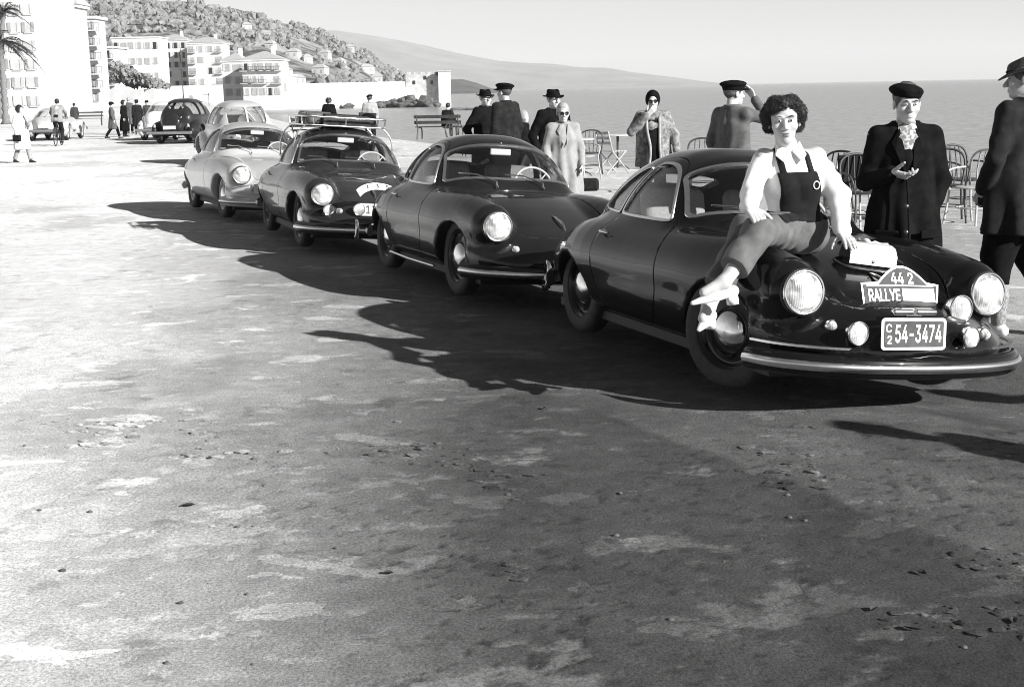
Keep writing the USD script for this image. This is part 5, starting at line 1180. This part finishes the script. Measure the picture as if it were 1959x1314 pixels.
# nearest car
p = nose_at(M1, 1748, 639, .085); w, h = .40, .165
F_ = frame(p, (0, 1, 0), (-.10, 0, 1))
pl = obj("number_plate", sheet(rounded(w, h, .022), .003, F_), L["plate_white"], c1, False)
obj("number_field", sheet(rounded(w - .034, h - .03, .012), .0025, F_ @ trimesh.transformations.translation_matrix((0, 0, .003))), L["plate_grey"], pl, False)
T = trimesh.transformations.translation_matrix
letters(pl, "54-3474", .088, F_ @ T((.024, .002, .005)), L["plate_white"], width=.285)
letters(pl, "C", .040, F_ @ T((-.158, .030, .005)), L["plate_white"]); letters(pl, "2", .040, F_ @ T((-.152, -.028, .005)), L["plate_white"])
obj("plate_bracket", cat([tube([p + [-.12, e, -.08], p + [-.006, e, -.075]], .008, 6) for e in (-.12, .12)] + [box(.09, .10, .03, p + [-.05, 0, .105], .006)]), L["chrome"], pl, False)
obj("plate_lamp", cat(rounded_box(.04, .13, .03, .012, p + [-.015, -.07, .112]), rounded_box(.04, .13, .03, .012, p + [-.015, .07, .112])), L["chrome"], pl, True)
p = nose_at(M1, 1722, 550, .17); F_ = frame(p, (0, 1, 0), (-.38, 0, 1)) @ np.diag([1.06, 1.1, 1, 1])
arch = Polygon([(-.235, -.095), (.215, -.095), (.235, .015), (.165, .025)] + [(.165 - .30 * t, .025 + .085 * math.sin(math.pi * t)) for t in np.linspace(0, 1, 16)] + [(-.145, .025), (-.235, .022)]).buffer(0)
rp = obj("rally_plate", sheet(arch, .003, F_), L["plate_white"], c1, False)
obj("plate_field", sheet(arch.buffer(-.011), .0025, F_ @ T((0, 0, .003))), L["plate_grey"], rp, False)
obj("divider", sheet(sbox(-.205, .004, .20, .010), .0025, F_ @ T((0, 0, .0050))), L["plate_white"], rp, False)
letters(rp, "44 2", .054, F_ @ T((.012, .046, .0052)), L["plate_white"], width=.135)
letters(rp, "RALLYE", .060, F_ @ T((-.105, -.042, .0052)), L["plate_white"], width=.19)
obj("blown_out_strip", sheet(sbox(.005, -.075, .20, -.006), .002, F_ @ T((0, 0, .0054))), L["plate_white"], rp, False)  # white sheet paints in the overexposed glare over the right half
obj("plate_stay", tube([p + [-.16, .02, -.12], p + [-.03, .02, -.12], p + [.02, .02, -.06]], .008, 6), L["chrome"], rp)
spotlamp(c1, nose_at(M1, 1642, 638, .10), .062); spotlamp(c1, nose_at(M1, 1838, 592, .10), .078, yaw=.05); spotlamp(c1, nose_at(M1, 1858, 645, .09), .056, yaw=.1)
indicator(c1, nose_at(M1, 1592, 624, .006)); indicator(c1, nose_at(M1, 1884, 640, .03), .034)
obj("trim_line", sweep(plan(BUMP_PLAN, .405, 60), [(-.035, -.006), (-.012, -.006), (-.012, .006), (-.035, .006)]), L["trim"], bumper1, False)
# second and fourth car
indicator(c2, nose_at(M2, 988, 478, .004)); indicator(c4, nose_at(M4, 497, 362, .004))
spotlamp(c4, nose_at(M4, 486, 360, .09), .055)
pl4 = nose_at(M4, 515, 362, .05); F_ = frame(pl4, (0, 1, 0), (-.1, 0, 1)); q = obj("number_plate", sheet(rounded(.42, .12, .012), .003, F_), L["plate_white"], c4, False)
# third car: spot lamps, rally plate, number plate, roof rack
spotlamp(c3, nose_at(M3, 629, 402, .09), .062); spotlamp(c3, nose_at(M3, 687, 401, .10), .066); indicator(c3, nose_at(M3, 650, 405, .006), .036)
p = nose_at(M3, 722, 402, .05); F_ = frame(p, (0, 1, 0), (-.1, 0, 1)); pl = obj("number_plate", sheet(rounded(.44, .14, .01), .003, F_), L["plate_white"], c3, False); letters(pl, "1335", .085, F_ @ T((0, 0, .003)), L["plate_dark"], width=.26)
obj("border", sheet(rounded(.44, .14, .01).difference(rounded(.425, .125, .008)), .002, F_ @ T((0, 0, .003))), L["plate_dark"], pl, False)
p = nose_at(M3, 722, 358, .05); F_ = frame(p, (0, 1, 0), (-.8, 0, 1))
ar = [(.27 * math.sin(a) * 1.0, .20 * math.cos(a) - .15) for a in np.linspace(-1.05, 1.05, 15)]; inn = [(x * .86, y - .085) for x, y in ar][::-1]
rp = obj("rally_plate", sheet(Polygon(ar + inn), .004, F_), L["plate_white"], c3, False)
for q, a in (("1", -.18), ("3", 0.0), ("5", .18)): letters(rp, q, .045, F_ @ T((a * .6, .008 - abs(a) * .06, .004)), L["plate_dark"])
rk = thing("luggage_rack", "tubular roof rack strapped on the third coupe's roof", "roof rack", matrix=M3)
zr = 1.395
rail = lambda z, g: [(-.98 + g, -.50 - g * .3, z), (-.98 + g, .50 + g * .3, z), (-1.95 - g, .50 + g * .3, z), (-1.95 - g, -.50 - g * .3, z)]
def loop(c, r): 
    pts = []
    for i in range(4):
        a, b, d = np.array(c[i - 1]), np.array(c[i]), np.array(c[(i + 1) % 4]); u = (a - b) / np.linalg.norm(a - b); v = (d - b) / np.linalg.norm(d - b)
        pts += [b + u * .10, b + u * .03 + v * .03, b + v * .10]
    return tube(np.array(pts), r, 8, closed=True)
obj("rail", loop(rail(zr, 0), .011), L["trim"], rk, True); obj("rail", loop(rail(zr + .10, .03), .012), L["trim"], rk, True)
lo_, hi_ = rail(zr, 0), rail(zr + .10, .03)
for i in range(4):
    for f_ in (.12, .5, .88):
        a = np.array(lo_[i]) * (1 - f_) + np.array(lo_[(i + 1) % 4]) * f_; b = np.array(hi_[i]) * (1 - f_) + np.array(hi_[(i + 1) % 4]) * f_; obj("upright", tube([a, b], .009, 6), L["trim"], rk)
for y_ in np.linspace(-.40, .40, 6): obj("slat", box(.97, .035, .012, (-1.465, y_, zr)), L["trim"], rk, False)
for x_ in (-1.05, -1.88):
    for s in (-1, 1): obj("foot", tube(spline([(x_, s * .46, zr), (x_, s * .56, zr - .10), (x_, s * .60, surf_z(x_, s * .58) + .005)], 8), .009, 6), L["trim"], rk, True)
def luggage(name, label, c, size, mat, r=.03, rz=0):
    Mx = M3 @ T(c) @ trimesh.transformations.rotation_matrix(rz, (0, 0, 1)); t = thing(name, label, name.replace("_", " "), matrix=Mx); b = obj("case", rounded_box(*size, r), L[mat], t, True)
    for e in (-.28, .28): obj("strap", box(.035, size[1] + .012, size[2] + .012, (e * size[0], 0, 0), .004), L["shoe_leather"], t, False)
    obj("handle", tube(spline([(-.07, -size[1] / 2, .0), (-.05, -size[1] / 2 - .035, 0), (.05, -size[1] / 2 - .035, 0), (.07, -size[1] / 2, 0)], 10), .009, 6), L["shoe_leather"], t, True)
luggage("suitcase", "dark suitcase lying flat in the roof rack", (-1.42, .02, zr + .07), (.50, .40, .13), "dark_wool"); luggage("travel_bag", "small grey travel bag at the left end of the roof rack", (-1.30, -.36, zr + .075), (.40, .20, .13), "grey_wool", .05, .2)
luggage("rolled_blanket", "rolled dark blanket across the front of the roof rack", (-1.10, .05, zr + .055), (.12, .60, .10), "charcoal_wool", .06)
luggage("wooden_box", "pale wooden box at the back of the roof rack", (-1.80, -.20, zr + .085), (.26, .34, .14), "grey_wool", .012); luggage("duffel_bag", "small black duffel bag at the right end of the roof rack", (-1.55, .40, zr + .09), (.44, .18, .16), "black_wool", .07, -.15)
# things on the nearest car's bonnet
def hood_spot(px, py, lift=0.0):
    def r(q):
        p = M1 @ np.array([q[0], q[1], surf_z(q[0], q[1]) + lift, 1]); return pix(p[:3]) - (px, py)
    q = _ls(r, [.1, 0.0], diff_step=.01).x; x, y = q; z = surf_z(x, y); e = .03
    n = np.array([-(surf_z(x + e, y) - surf_z(x - e, y)) / (2 * e), -(surf_z(x, y + e) - surf_z(x, y - e)) / (2 * e), 1]); return np.array([x, y, z]), n / np.linalg.norm(n)
c, n = hood_spot(1655, 506); ax_ = np.array([.22, 1, 0]); ax_ = ax_ - n * (ax_ @ n); Mb = M1 @ frame(c, ax_, np.cross(n, ax_))
bag = thing("handbag", "dark handbag with a broad white flap lying on the bonnet", "handbag", matrix=Mb)
prof = Polygon([(-.075, .004), (.075, .004), (.085, .03), (.075, .075), (.03, .105), (-.03, .105), (-.075, .075), (-.085, .03)]).buffer(.004)
Px = frame((-.135, 0, 0), (0, 1, 0), (0, 0, 1))
obj("body", extr(prof, .27, Px), L["shoe_leather"], bag, 50)
flap = Polygon([(-.082, .028), (-.072, .078), (-.03, .110), (.03, .110), (.075, .080), (.086, .04), (.096, .03), (.092, .06), (.078, .09), (.032, .120), (-.032, .120), (-.080, .085), (-.090, .03)])
Px2 = frame((-.14, 0, 0), (0, -1, 0), (0, 0, 1)); Px2 = frame((.14, 0, 0), (0, -1, 0), (0, 0, 1)) if Px2[0, 2] < 0 else Px2
obj("flap", extr(flap, .28, Px2), L["plate_white"], bag, 50)
obj("clasp", lathe([(.001, .008), (.010, .006), (.012, 0)], 12, (0, -1, .3), (0, -.088, .05)), L["chrome"], bag, True)
obj("strap", tube(spline([(-.13, .02, .02), (-.19, .0, .012), (-.17, -.10, .012), (-.05, -.13, .012), (.09, -.125, .012), (.18, -.06, .012), (.135, .0, .02)], 30), .010, 6), L["shoe_leather"], bag, True)
c, n = hood_spot(1640, 470); Mb = M1 @ frame(c, np.array([.25, 1, 0]) - n * (np.array([.25, 1, 0]) @ n), np.cross(n, np.array([.25, 1, 0])))
gl = thing("pair_of_gloves", "crumpled dark gloves with pale lining under her hand", "gloves", matrix=Mb)
for sg in (-1, 1): obj("glove", bones_mesh([(np.array([sg * .05, -.05, .016]), np.array([sg * .06, .03, .018]), .026, .03)] + [(np.array([sg * .06 + f * .018, .03, .018]), np.array([sg * .07 + f * .03, .10, .014]), .013, .010) for f in (-1, 0, 1)], .006, .008), L["shoe_leather" if sg < 0 else "pale_leather"], gl, True)
c, n = hood_spot(1678, 472); Mb = M1 @ frame(c, np.array([.1, 1, 0]) - n * (np.array([.1, 1, 0]) @ n), np.cross(n, np.array([.1, 1, 0])))
pp = thing("folded_paper", "loose folded pale papers behind the handbag on the bonnet", "papers", matrix=Mb)
for k, (a, b) in enumerate(((0, .1), (.05, -.25), (-.04, .4))):
    m = box(.20 - k * .03, .045, .002, (a, .01 * k, .006 + .006 * k)); m.apply_transform(trimesh.transformations.rotation_matrix(b, (0, 0, 1)) @ trimesh.transformations.rotation_matrix(.05 * k, (1, 0, 0))); obj("sheet", m, L["plate_white"], pp, False)

# ------------------------------------------------------------------ older saloons farther up the street
def saloon(label, loc, heading, paint, Ln=4.3, Wd=1.68, Ht=1.55, rounded_tail=False, two_pane=False, spare=False, hood=.33, cabin=(.30, .82), seed=0):
    """A pre-war saloon: x forward, its middle on the ground at loc."""
    h = math.radians(heading); fw = np.array([math.sin(h), -math.cos(h), 0]); M = np.eye(4); M[:3, 0], M[:3, 1], M[:3, 2], M[:3, 3] = fw, (math.cos(h), math.sin(h), 0), (0, 0, 1), loc
    t = thing("saloon_car", label, "car", matrix=M); P = L[paint]; a = Ln / 2
    beltz = Ht * .60; x0, x1 = -a * (.92 if rounded_tail else .80), a * .18
    def low(p):
        x, y, z = p[:, 0], np.abs(p[:, 1]), p[:, 2]
        body = ell_box(x + .05 * a, y, z - .62, a * .93, Wd * .36, .36, 3.2)
        fen = None
        for cx in (a * .60, -a * .62):
            q = np.stack([x - cx, y - Wd * .40, z - .46], 1); e = ell(q.astype(np.float32), (0, 0, 0), (a * .30, Wd * .13, .36)); fen = e if fen is None else np.minimum(fen, e)
        d = smin(body, fen, .08)
        d = smin(d, np.maximum(np.maximum(np.abs(x) - a * .6, np.abs(y - Wd * .40) - Wd * .08), np.abs(z - .28) - .03), .04)
        return d
    def ell_box(x, y, z, A, B, C, n): 
        k = (np.abs(x / A) ** n + np.abs(y / B) ** n + np.abs(z / C) ** n) ** (1 / n); return (k - 1) * np.minimum(np.minimum(A, B), C) * .9
    xc, xl = (x0 + x1) / 2, (x1 - x0) / 2
    def cab(p):
        x, y, z = p[:, 0] - xc, np.abs(p[:, 1]), p[:, 2]; zz = np.clip((z - beltz) / (Ht - beltz), -1, 1.2); A = xl * (1 - (.30 if rounded_tail else .16) * np.maximum(zz, 0)); B = Wd * .42 * (1 - .16 * np.maximum(zz, 0))
        return ell_box(x + (.12 * xl * np.maximum(zz, 0) * (-1 if rounded_tail else 0)), y, (z - .55), A, B, Ht - .55, 3.4 if not rounded_tail else 2.6)
    f0 = lambda p: smin(low(p), np.maximum(cab(p), .4 - p[:, 2]), .06)
    def f(p):
        d = f0(p)
        for cx in (a * .60, -a * .62): d = np.maximum(d, -np.maximum(np.sqrt((p[:, 0] - cx) ** 2 + (p[:, 2] - .33) ** 2) - .36, Wd * .30 - np.abs(p[:, 1])))
        return d
    lo, hi = (-a - .1, -Wd / 2 - .15, .1), (a + .1, Wd / 2 + .15, Ht + .1)
    B0_, Bi = man(nets(f, lo, hi, .04)), man(nets(f, lo, hi, .04, level=-.05)); Bo, Bg = man(nets(f0, lo, hi, .04, level=-.012)), man(nets(f0, lo, hi, .04, level=-.028))
    zt, zb = Ht - .16, beltz + .06
    wins = mf.Manifold(); cuts = []
    Ms = frame((0, Wd, 0), (1, 0, 0), (0, 0, 1)); n_ = 3
    for i in range(n_):
        xa, xb = x0 + .30 + (x1 - x0 - .60) * i / n_, x0 + .30 + (x1 - x0 - .60) * (i + 1) / n_ - .07
        cuts.append(("window", prism(rounded(xb - xa, zt - zb, .06), Ms @ T(((xa + xb) / 2, (zt + zb) / 2, 0)), Wd * 2)))
    My = frame((xc - 3, 0, 0), (0, 1, 0), (0, 0, 1)); yw = Wd * .26
    for s_ in ((-1, 1) if two_pane else (0,)):
        wv = yw if s_ == 0 else yw * .47; cuts.append(("windscreen", prism(rounded(2 * wv, zt - zb, .06), My @ T((s_ * yw * .52, (zt + zb) / 2, 0)), 6) ^ man(box(3, 4, 4, (xc + 1.5, 0, 1)))))
    cuts.append(("rear_window", prism(rounded(.62, .22, .07), My @ T((0, zt - .10, 0)), 6) ^ man(box(3, 4, 4, (xc - 1.5, 0, 1)))))
    cabin_ = Bi ^ man(box(x1 - x0 + .3, Wd, Ht, (xc, 0, .55 + Ht / 2)))
    sh = B0_ - cabin_
    for _, q in cuts: sh = sh - q
    b = obj("body", tri(sh), P, t, 40)
    skin_ = Bo - Bg
    for nm, q in cuts:
        for hs in ((1, -1) if nm == "window" else (0,)):
            g = tri(skin_ ^ q ^ man(box(9, 4, 4, (0, hs * 2.0, 1)))) if hs else tri(skin_ ^ q)
            if len(g.faces): obj(nm, g, L["glass"], t, 40)
    for cx in (a * .60, -a * .62):
        for s_ in (-1, 1):
            R = T((cx, s_ * Wd * .405, .33)) @ trimesh.transformations.rotation_matrix(-s_ * math.pi / 2, (1, 0, 0)); w = obj("wheel", TYRE.copy().apply_transform(R), L["rubber"], t, 40); obj("rim", RIM.copy().apply_transform(R), P, w, 40); obj("hub_cap", CAP.copy().apply_transform(R), L["chrome"], w, True)
    for e in (-1, 1): obj("front_bumper" if e > 0 else "rear_bumper", rounded_box(.07, Wd * .96, .11, .03, (e * (a + .06), 0, .42)), L["chrome"], t, True)
    for s_ in (-1, 1):
        ring_lamp(t, (a * .84, s_ * Wd * .34, .74), (1, 0, 0), .10); obj("tail_lamp", rounded_box(.04, .08, .12, .02, (-a * .93, s_ * Wd * .36, .66)), L["lens"], t, True)
    obj("grille", cat([box(.03, .03, .40, (a * .93, y_, .62)) for y_ in np.linspace(-.2, .2, 7)] + [box(.04, .46, .03, (a * .93, 0, .83))]), L["chrome"], t, False)
    obj("number_plate", box(.02, .46, .12, (-a - .03, 0, .60)), L["plate_white"], t, False)
    if spare: obj("spare_wheel_cover", lathe([(.001, .10), (.22, .10), (.34, .05), (.36, -.04), (.001, -.06)], 32, (-1, 0, .25), (-a * .93, 0, .80)), P, t, True); obj("boot_handle", rounded_box(.03, .06, .06, .012, (-a * .97, -.42, .95)), L["chrome"], t, True)
    return t
L["saloon_black"] = L["slate_paint"]
l = spot_d(472, 36.0); saloon("large pale saloon with a split windscreen behind the grey coupe", l, 22, "pale_paint", 4.9, 1.85, 1.58, two_pane=True)
l = on_ground(372, 272); l[2] = 0; saloon("old black saloon seen from behind with a spare wheel on its tail", l, 171, "saloon_black", 4.6, 1.78, 1.62, spare=True)
l = on_ground(290, 270); l[2] = 0; l += [.25, 2.0, 0]; saloon("white saloon with rounded tail parked left of the black saloon", l, 176, "white_paint", 4.0, 1.55, 1.50, rounded_tail=True)
l = on_ground(78, 271); l[2] = 0; l += [0, 2.2, 0]; saloon("low pale car parked behind the woman in the long pale coat", l, 184, "pale_paint", 4.2, 1.7, 1.34, rounded_tail=True)

# ------------------------------------------------------------------ cafe chairs, tables and benches on the promenade
L["rattan"] = look("pale_rattan", .30, .48, scale=20, rough=.6, stretch=(1, 1, .3)); L["dark_wood"] = look("dark_bentwood", .03, .06, scale=12, rough=.5)
def bent_chair(label, loc, rz, mat, group=None, canvas=None):
    t = thing("cafe_chair", label, "chair", loc, rz, group); m = L[mat]
    for sx in (-1, 1):
        obj("leg", tube(spline([(sx * .20, .20, .44), (sx * .215, .225, .22), (sx * .235, .26, 0)], 8), .014, 8), m, t, True)
        obj("leg", tube(spline([(sx * .19, -.20, .44), (sx * .20, -.225, .22), (sx * .22, -.29, 0)], 8), .014, 8), m, t, True)
        obj("arm", tube(spline([(sx * .21, .19, .44), (sx * .255, .19, .62), (sx * .26, .05, .67), (sx * .235, -.18, .68)], 14), .013, 8), m, t, True)
    obj("seat", lathe([(.001, .455), (.20, .46), (.225, .45), (.225, .435), (.001, .43)], 28), m, t, True)
    obj("back_hoop", tube(spline([(-.19, -.19, .44), (-.225, -.22, .62), (-.20, -.26, .82), (0, -.28, .89), (.20, -.26, .82), (.225, -.22, .62), (.19, -.19, .44)], 30), .015, 8), m, t, True)
    for x in (-.11, -.04, .04, .11): obj("back_slat", tube(spline([(x * .9, -.20, .45), (x * 1.15, -.235, .65), (x, -.273, .865)], 8), .009, 6), m, t, True)
    obj("stretcher", tube([(.19 * math.cos(a), .21 * math.sin(a), .20) for a in np.linspace(0, 2 * math.pi, 29)[:-1]], .009, 6, closed=True), m, t, True)
    if canvas: obj("canvas_back", rounded_box(.46, .03, .40, .014, (0, -.30, .68)), L[canvas], t, True)
    return t
def folding_chair(label, loc, rz, mat):
    t = thing("folding_chair", label, "chair", loc, rz); m = L[mat]
    for sx in (-1, 1):
        obj("leg", tube([(sx * .20, -.30, 0), (sx * .20, .20, .46)], .014, 6), m, t); obj("leg", tube([(sx * .22, .26, 0), (sx * .22, -.16, .45), (sx * .22, -.27, .86)], .014, 6), m, t)
    for k in range(5): obj("seat_slat", box(.40, .06, .016, (0, -.14 + .075 * k, .455)), m, t, False)
    for z in (.62, .72, .82): obj("back_slat", box(.44, .015, .06, (0, -.16 - (z - .45) * .27, z)), m, t, False)
    return t
G = "bentwood chairs along the promenade"
def cpos(px, pyf): q = on_ground(px, pyf); q[2] = float(ground_z(q[0], q[1])); return q
ch0 = bent_chair("pale bentwood chair just left of the dark canvas chair", cpos(1622, 436), 2.6, "rattan", G)
bent_chair("chair with a dark canvas back beside the man in the beret", cpos(1654, 440), 3.3, "dark_wood", canvas="dark_wool")
ch1 = bent_chair("dark bentwood chair right of the man in the beret", cpos(1808, 424), 2.9, "dark_wood", G)
copy_thing(ch0, "pale bentwood chair next to the coat of the man in the brimmed hat", cpos(1860, 428), 2.2)
copy_thing(ch1, "dark bentwood chair behind the pale one near the brimmed-hat man", cpos(1846, 408), 3.6)
copy_thing(ch1, "dark bentwood chair half hidden behind the seated woman's sleeve", cpos(1586, 428), 2.4)
copy_thing(ch1, "dark bentwood chair left of a folding chair behind the second coupe", cpos(1130, 336), 3.0)
copy_thing(ch0, "pale bentwood chair nearest the woman in the trench coat", cpos(1116, 344), 3.9)
copy_thing(ch1, "dark bentwood chair whose back shows above the nearest coupe's roof", cpos(1346, 372), 3.1)
copy_thing(ch1, "dark bentwood chair in front of the bench with the seated man", cpos(872, 300), 3.3)
folding_chair("pale folding chair at the right of the chairs behind the second coupe", cpos(1172, 332), -1.0, "rattan")
def table(label, loc, mat):
    t = thing("cafe_table", label, "table", loc); obj("table_top", lathe([(.001, .745), (.30, .745), (.31, .735), (.30, .72), (.001, .72)], 32), L["plate_white"], t, 50)
    obj("stem", lathe([(.03, .05), (.022, .3), (.03, .72)], 12), L[mat], t, True)
    for a in (0, 2.09, 4.19): obj("foot", tube(spline([(0, 0, .10), (.14 * math.cos(a), .14 * math.sin(a), .09), (.25 * math.cos(a), .25 * math.sin(a), .012)], 8), .014, 6), L[mat], t, True)
    return t
table("small round white-topped table left of the chairs behind the second coupe", cpos(1108, 338), "dark_wood"); table("small round white-topped table beside the folding chair", cpos(1182, 326), "dark_wood")
def bench(label, loc, rz, w=1.7):
    t = thing("bench", label, "bench", loc, rz); m = L["dark_wood"]
    for k in range(4): obj("seat_slat", box(w, .085, .03, (0, -.18 + .10 * k, .44)), m, t, False)
    for z in (.60, .80): obj("back_slat", box(w, .03, .11, (0, -.27 - (z - .5) * .2, z)), m, t, False)
    for s in (-1, 1):
        obj("end_frame", tube(spline([(s * w * .44, .22, 0), (s * w * .44, .18, .40), (s * w * .44, -.20, .42), (s * w * .44, -.34, .88)], 14), .025, 6), m, t, True); obj("leg", tube([(s * w * .44, -.20, .42), (s * w * .44, -.34, 0)], .025, 6), m, t, True)
    return t
bench("dark slatted bench with a man sitting on it by the water", [bench_man[0] - .25, bench_man[1], 0], facing(165), 1.75)
bench("dark bench on the pavement far up the street", cpos(172, 241), facing(200), 1.6)
bench("dark bench beside the curly-haired figure beyond the roof rack", spot_d(603, 51), facing(170), 1.6)
o = obj("travel_holdall", rounded_box(.42, .22, .22, .06, cpos(1122, 366) + [0, 0, .11]), L["dark_wool"], None, True); tag(o, "small dark bag on the pavement below the chairs", "bag")
# loose chips of broken surface, lying thickest in patches
_cx = RNG.uniform(-2.6, 2.6, 9000); _cyy = 3.7 + 5.0 * RNG.random(9000) ** 1.4; _m = meshkit.fbm(np.stack([_cx * 1.6, _cyy * 1.6, 0 * _cx], -1), 3, 19) + .06 * (RNG.random(9000) - .5); _k = np.argsort(-_m)[:900]
_Vs, _Fs, _As = [], [], []; _ysa = np.array(_ys)
for q_, k in enumerate(_k):
    x_, y_ = _cx[k], _cyy[k]; r_ = .006 + .030 * RNG.random() ** 3.5; i_, j_ = np.searchsorted(_ysa, y_), np.searchsorted(_xs, x_)
    c_ = boulder(r_, 3000 + q_); v_ = np.array(c_.vertices) * [1.2, 1.0, .42]; _Fs.append(np.array(c_.faces) + sum(len(z) for z in _Vs[-1:]) * 0 + (_off if q_ else 0)); _Vs.append(v_ + [x_, y_, GZ[i_, j_] + r_ * .10]); _off = (_off if q_ else 0) + len(v_)
    _As.append(np.full(len(v_), ALBG[i_, j_] * RNG.uniform(.75, 1.5)))
chips = usdkit.mesh(stage, "/World/road_chips", (np.vstack(_Vs), np.vstack(_Fs)), "/World/Looks/road_surface", smooth=False)
UsdGeom.PrimvarsAPI(chips).CreatePrimvar("albedo", Sdf.ValueTypeNames.FloatArray, "vertex").Set(Vt.FloatArray.FromNumpy(np.concatenate(_As).astype(np.float32)))
tag(chips, "loose gritty chips of broken tar scattered over the near road", "grit", kind="stuff")
# pebbles and fallen leaves on the road
peb = look("pebble", .05, .14, scale=20, rough=.9); leafd = look("dead_leaf", .03, .06, scale=30, rough=.7)
for k in range(26):
    g = on_ground(RNG.uniform(-50, 1990), RNG.uniform(760, 1330)); r = RNG.uniform(.005, .012); i_, j_ = np.searchsorted(np.array(_ys), g[1]), np.searchsorted(_xs, g[0]); zz = GZ[min(i_, GZ.shape[0] - 1), min(j_, GZ.shape[1] - 1)]
    o = obj("pebble", rock(r, 200 + k).apply_translation((g[0], g[1], zz + r * .2)), peb, None, 60); tag(o, "small pebble lying on the worn road surface", "pebble", "loose pebbles on the road")
for k, (px, py) in enumerate(((742, 1098), (1940, 1190), (1745, 1205), (1672, 1168), (1762, 1098), (360, 968), (1040, 782))):
    g = on_ground(px, py); i_, j_ = np.searchsorted(np.array(_ys), g[1]), np.searchsorted(_xs, g[0]); zz = GZ[i_, j_]; s = np.linspace(-1, 1, 9); L_ = .022 + .005 * (k % 3)
    v = [(L_ * q, w_ * .012 * (1 - q * q), .012 * (1 - q * q) * (w_ * w_) + .006 * q * q + .004) for q in s for w_ in (-1, 0, 1)]; f_ = [[3 * a + b, 3 * a + b + 1, 3 * a + b + 4, 3 * a + b + 3] for a in range(8) for b in (0, 1)]
    m = trimesh.Trimesh(v, np.vstack([np.array(f_)[:, [0, 1, 2]], np.array(f_)[:, [0, 2, 3]]]), process=False); m.apply_transform(T((g[0], g[1], zz)) @ trimesh.transformations.rotation_matrix(k * 1.3, (0, 0, 1)))
    o = obj("dead_leaf", m, leafd, None, True); tag(o, ["dark curled leaf left of the picture's middle", "dark dead leaf at the bottom right edge", "dark dead leaf lowest of three at lower right", "small dark leaf left of two others at lower right", "small dark leaf highest of three at lower right", "dark scrap of leaf on the pale left side", "dark scrap of leaf just in front of the car's shadow"][k], "leaf")
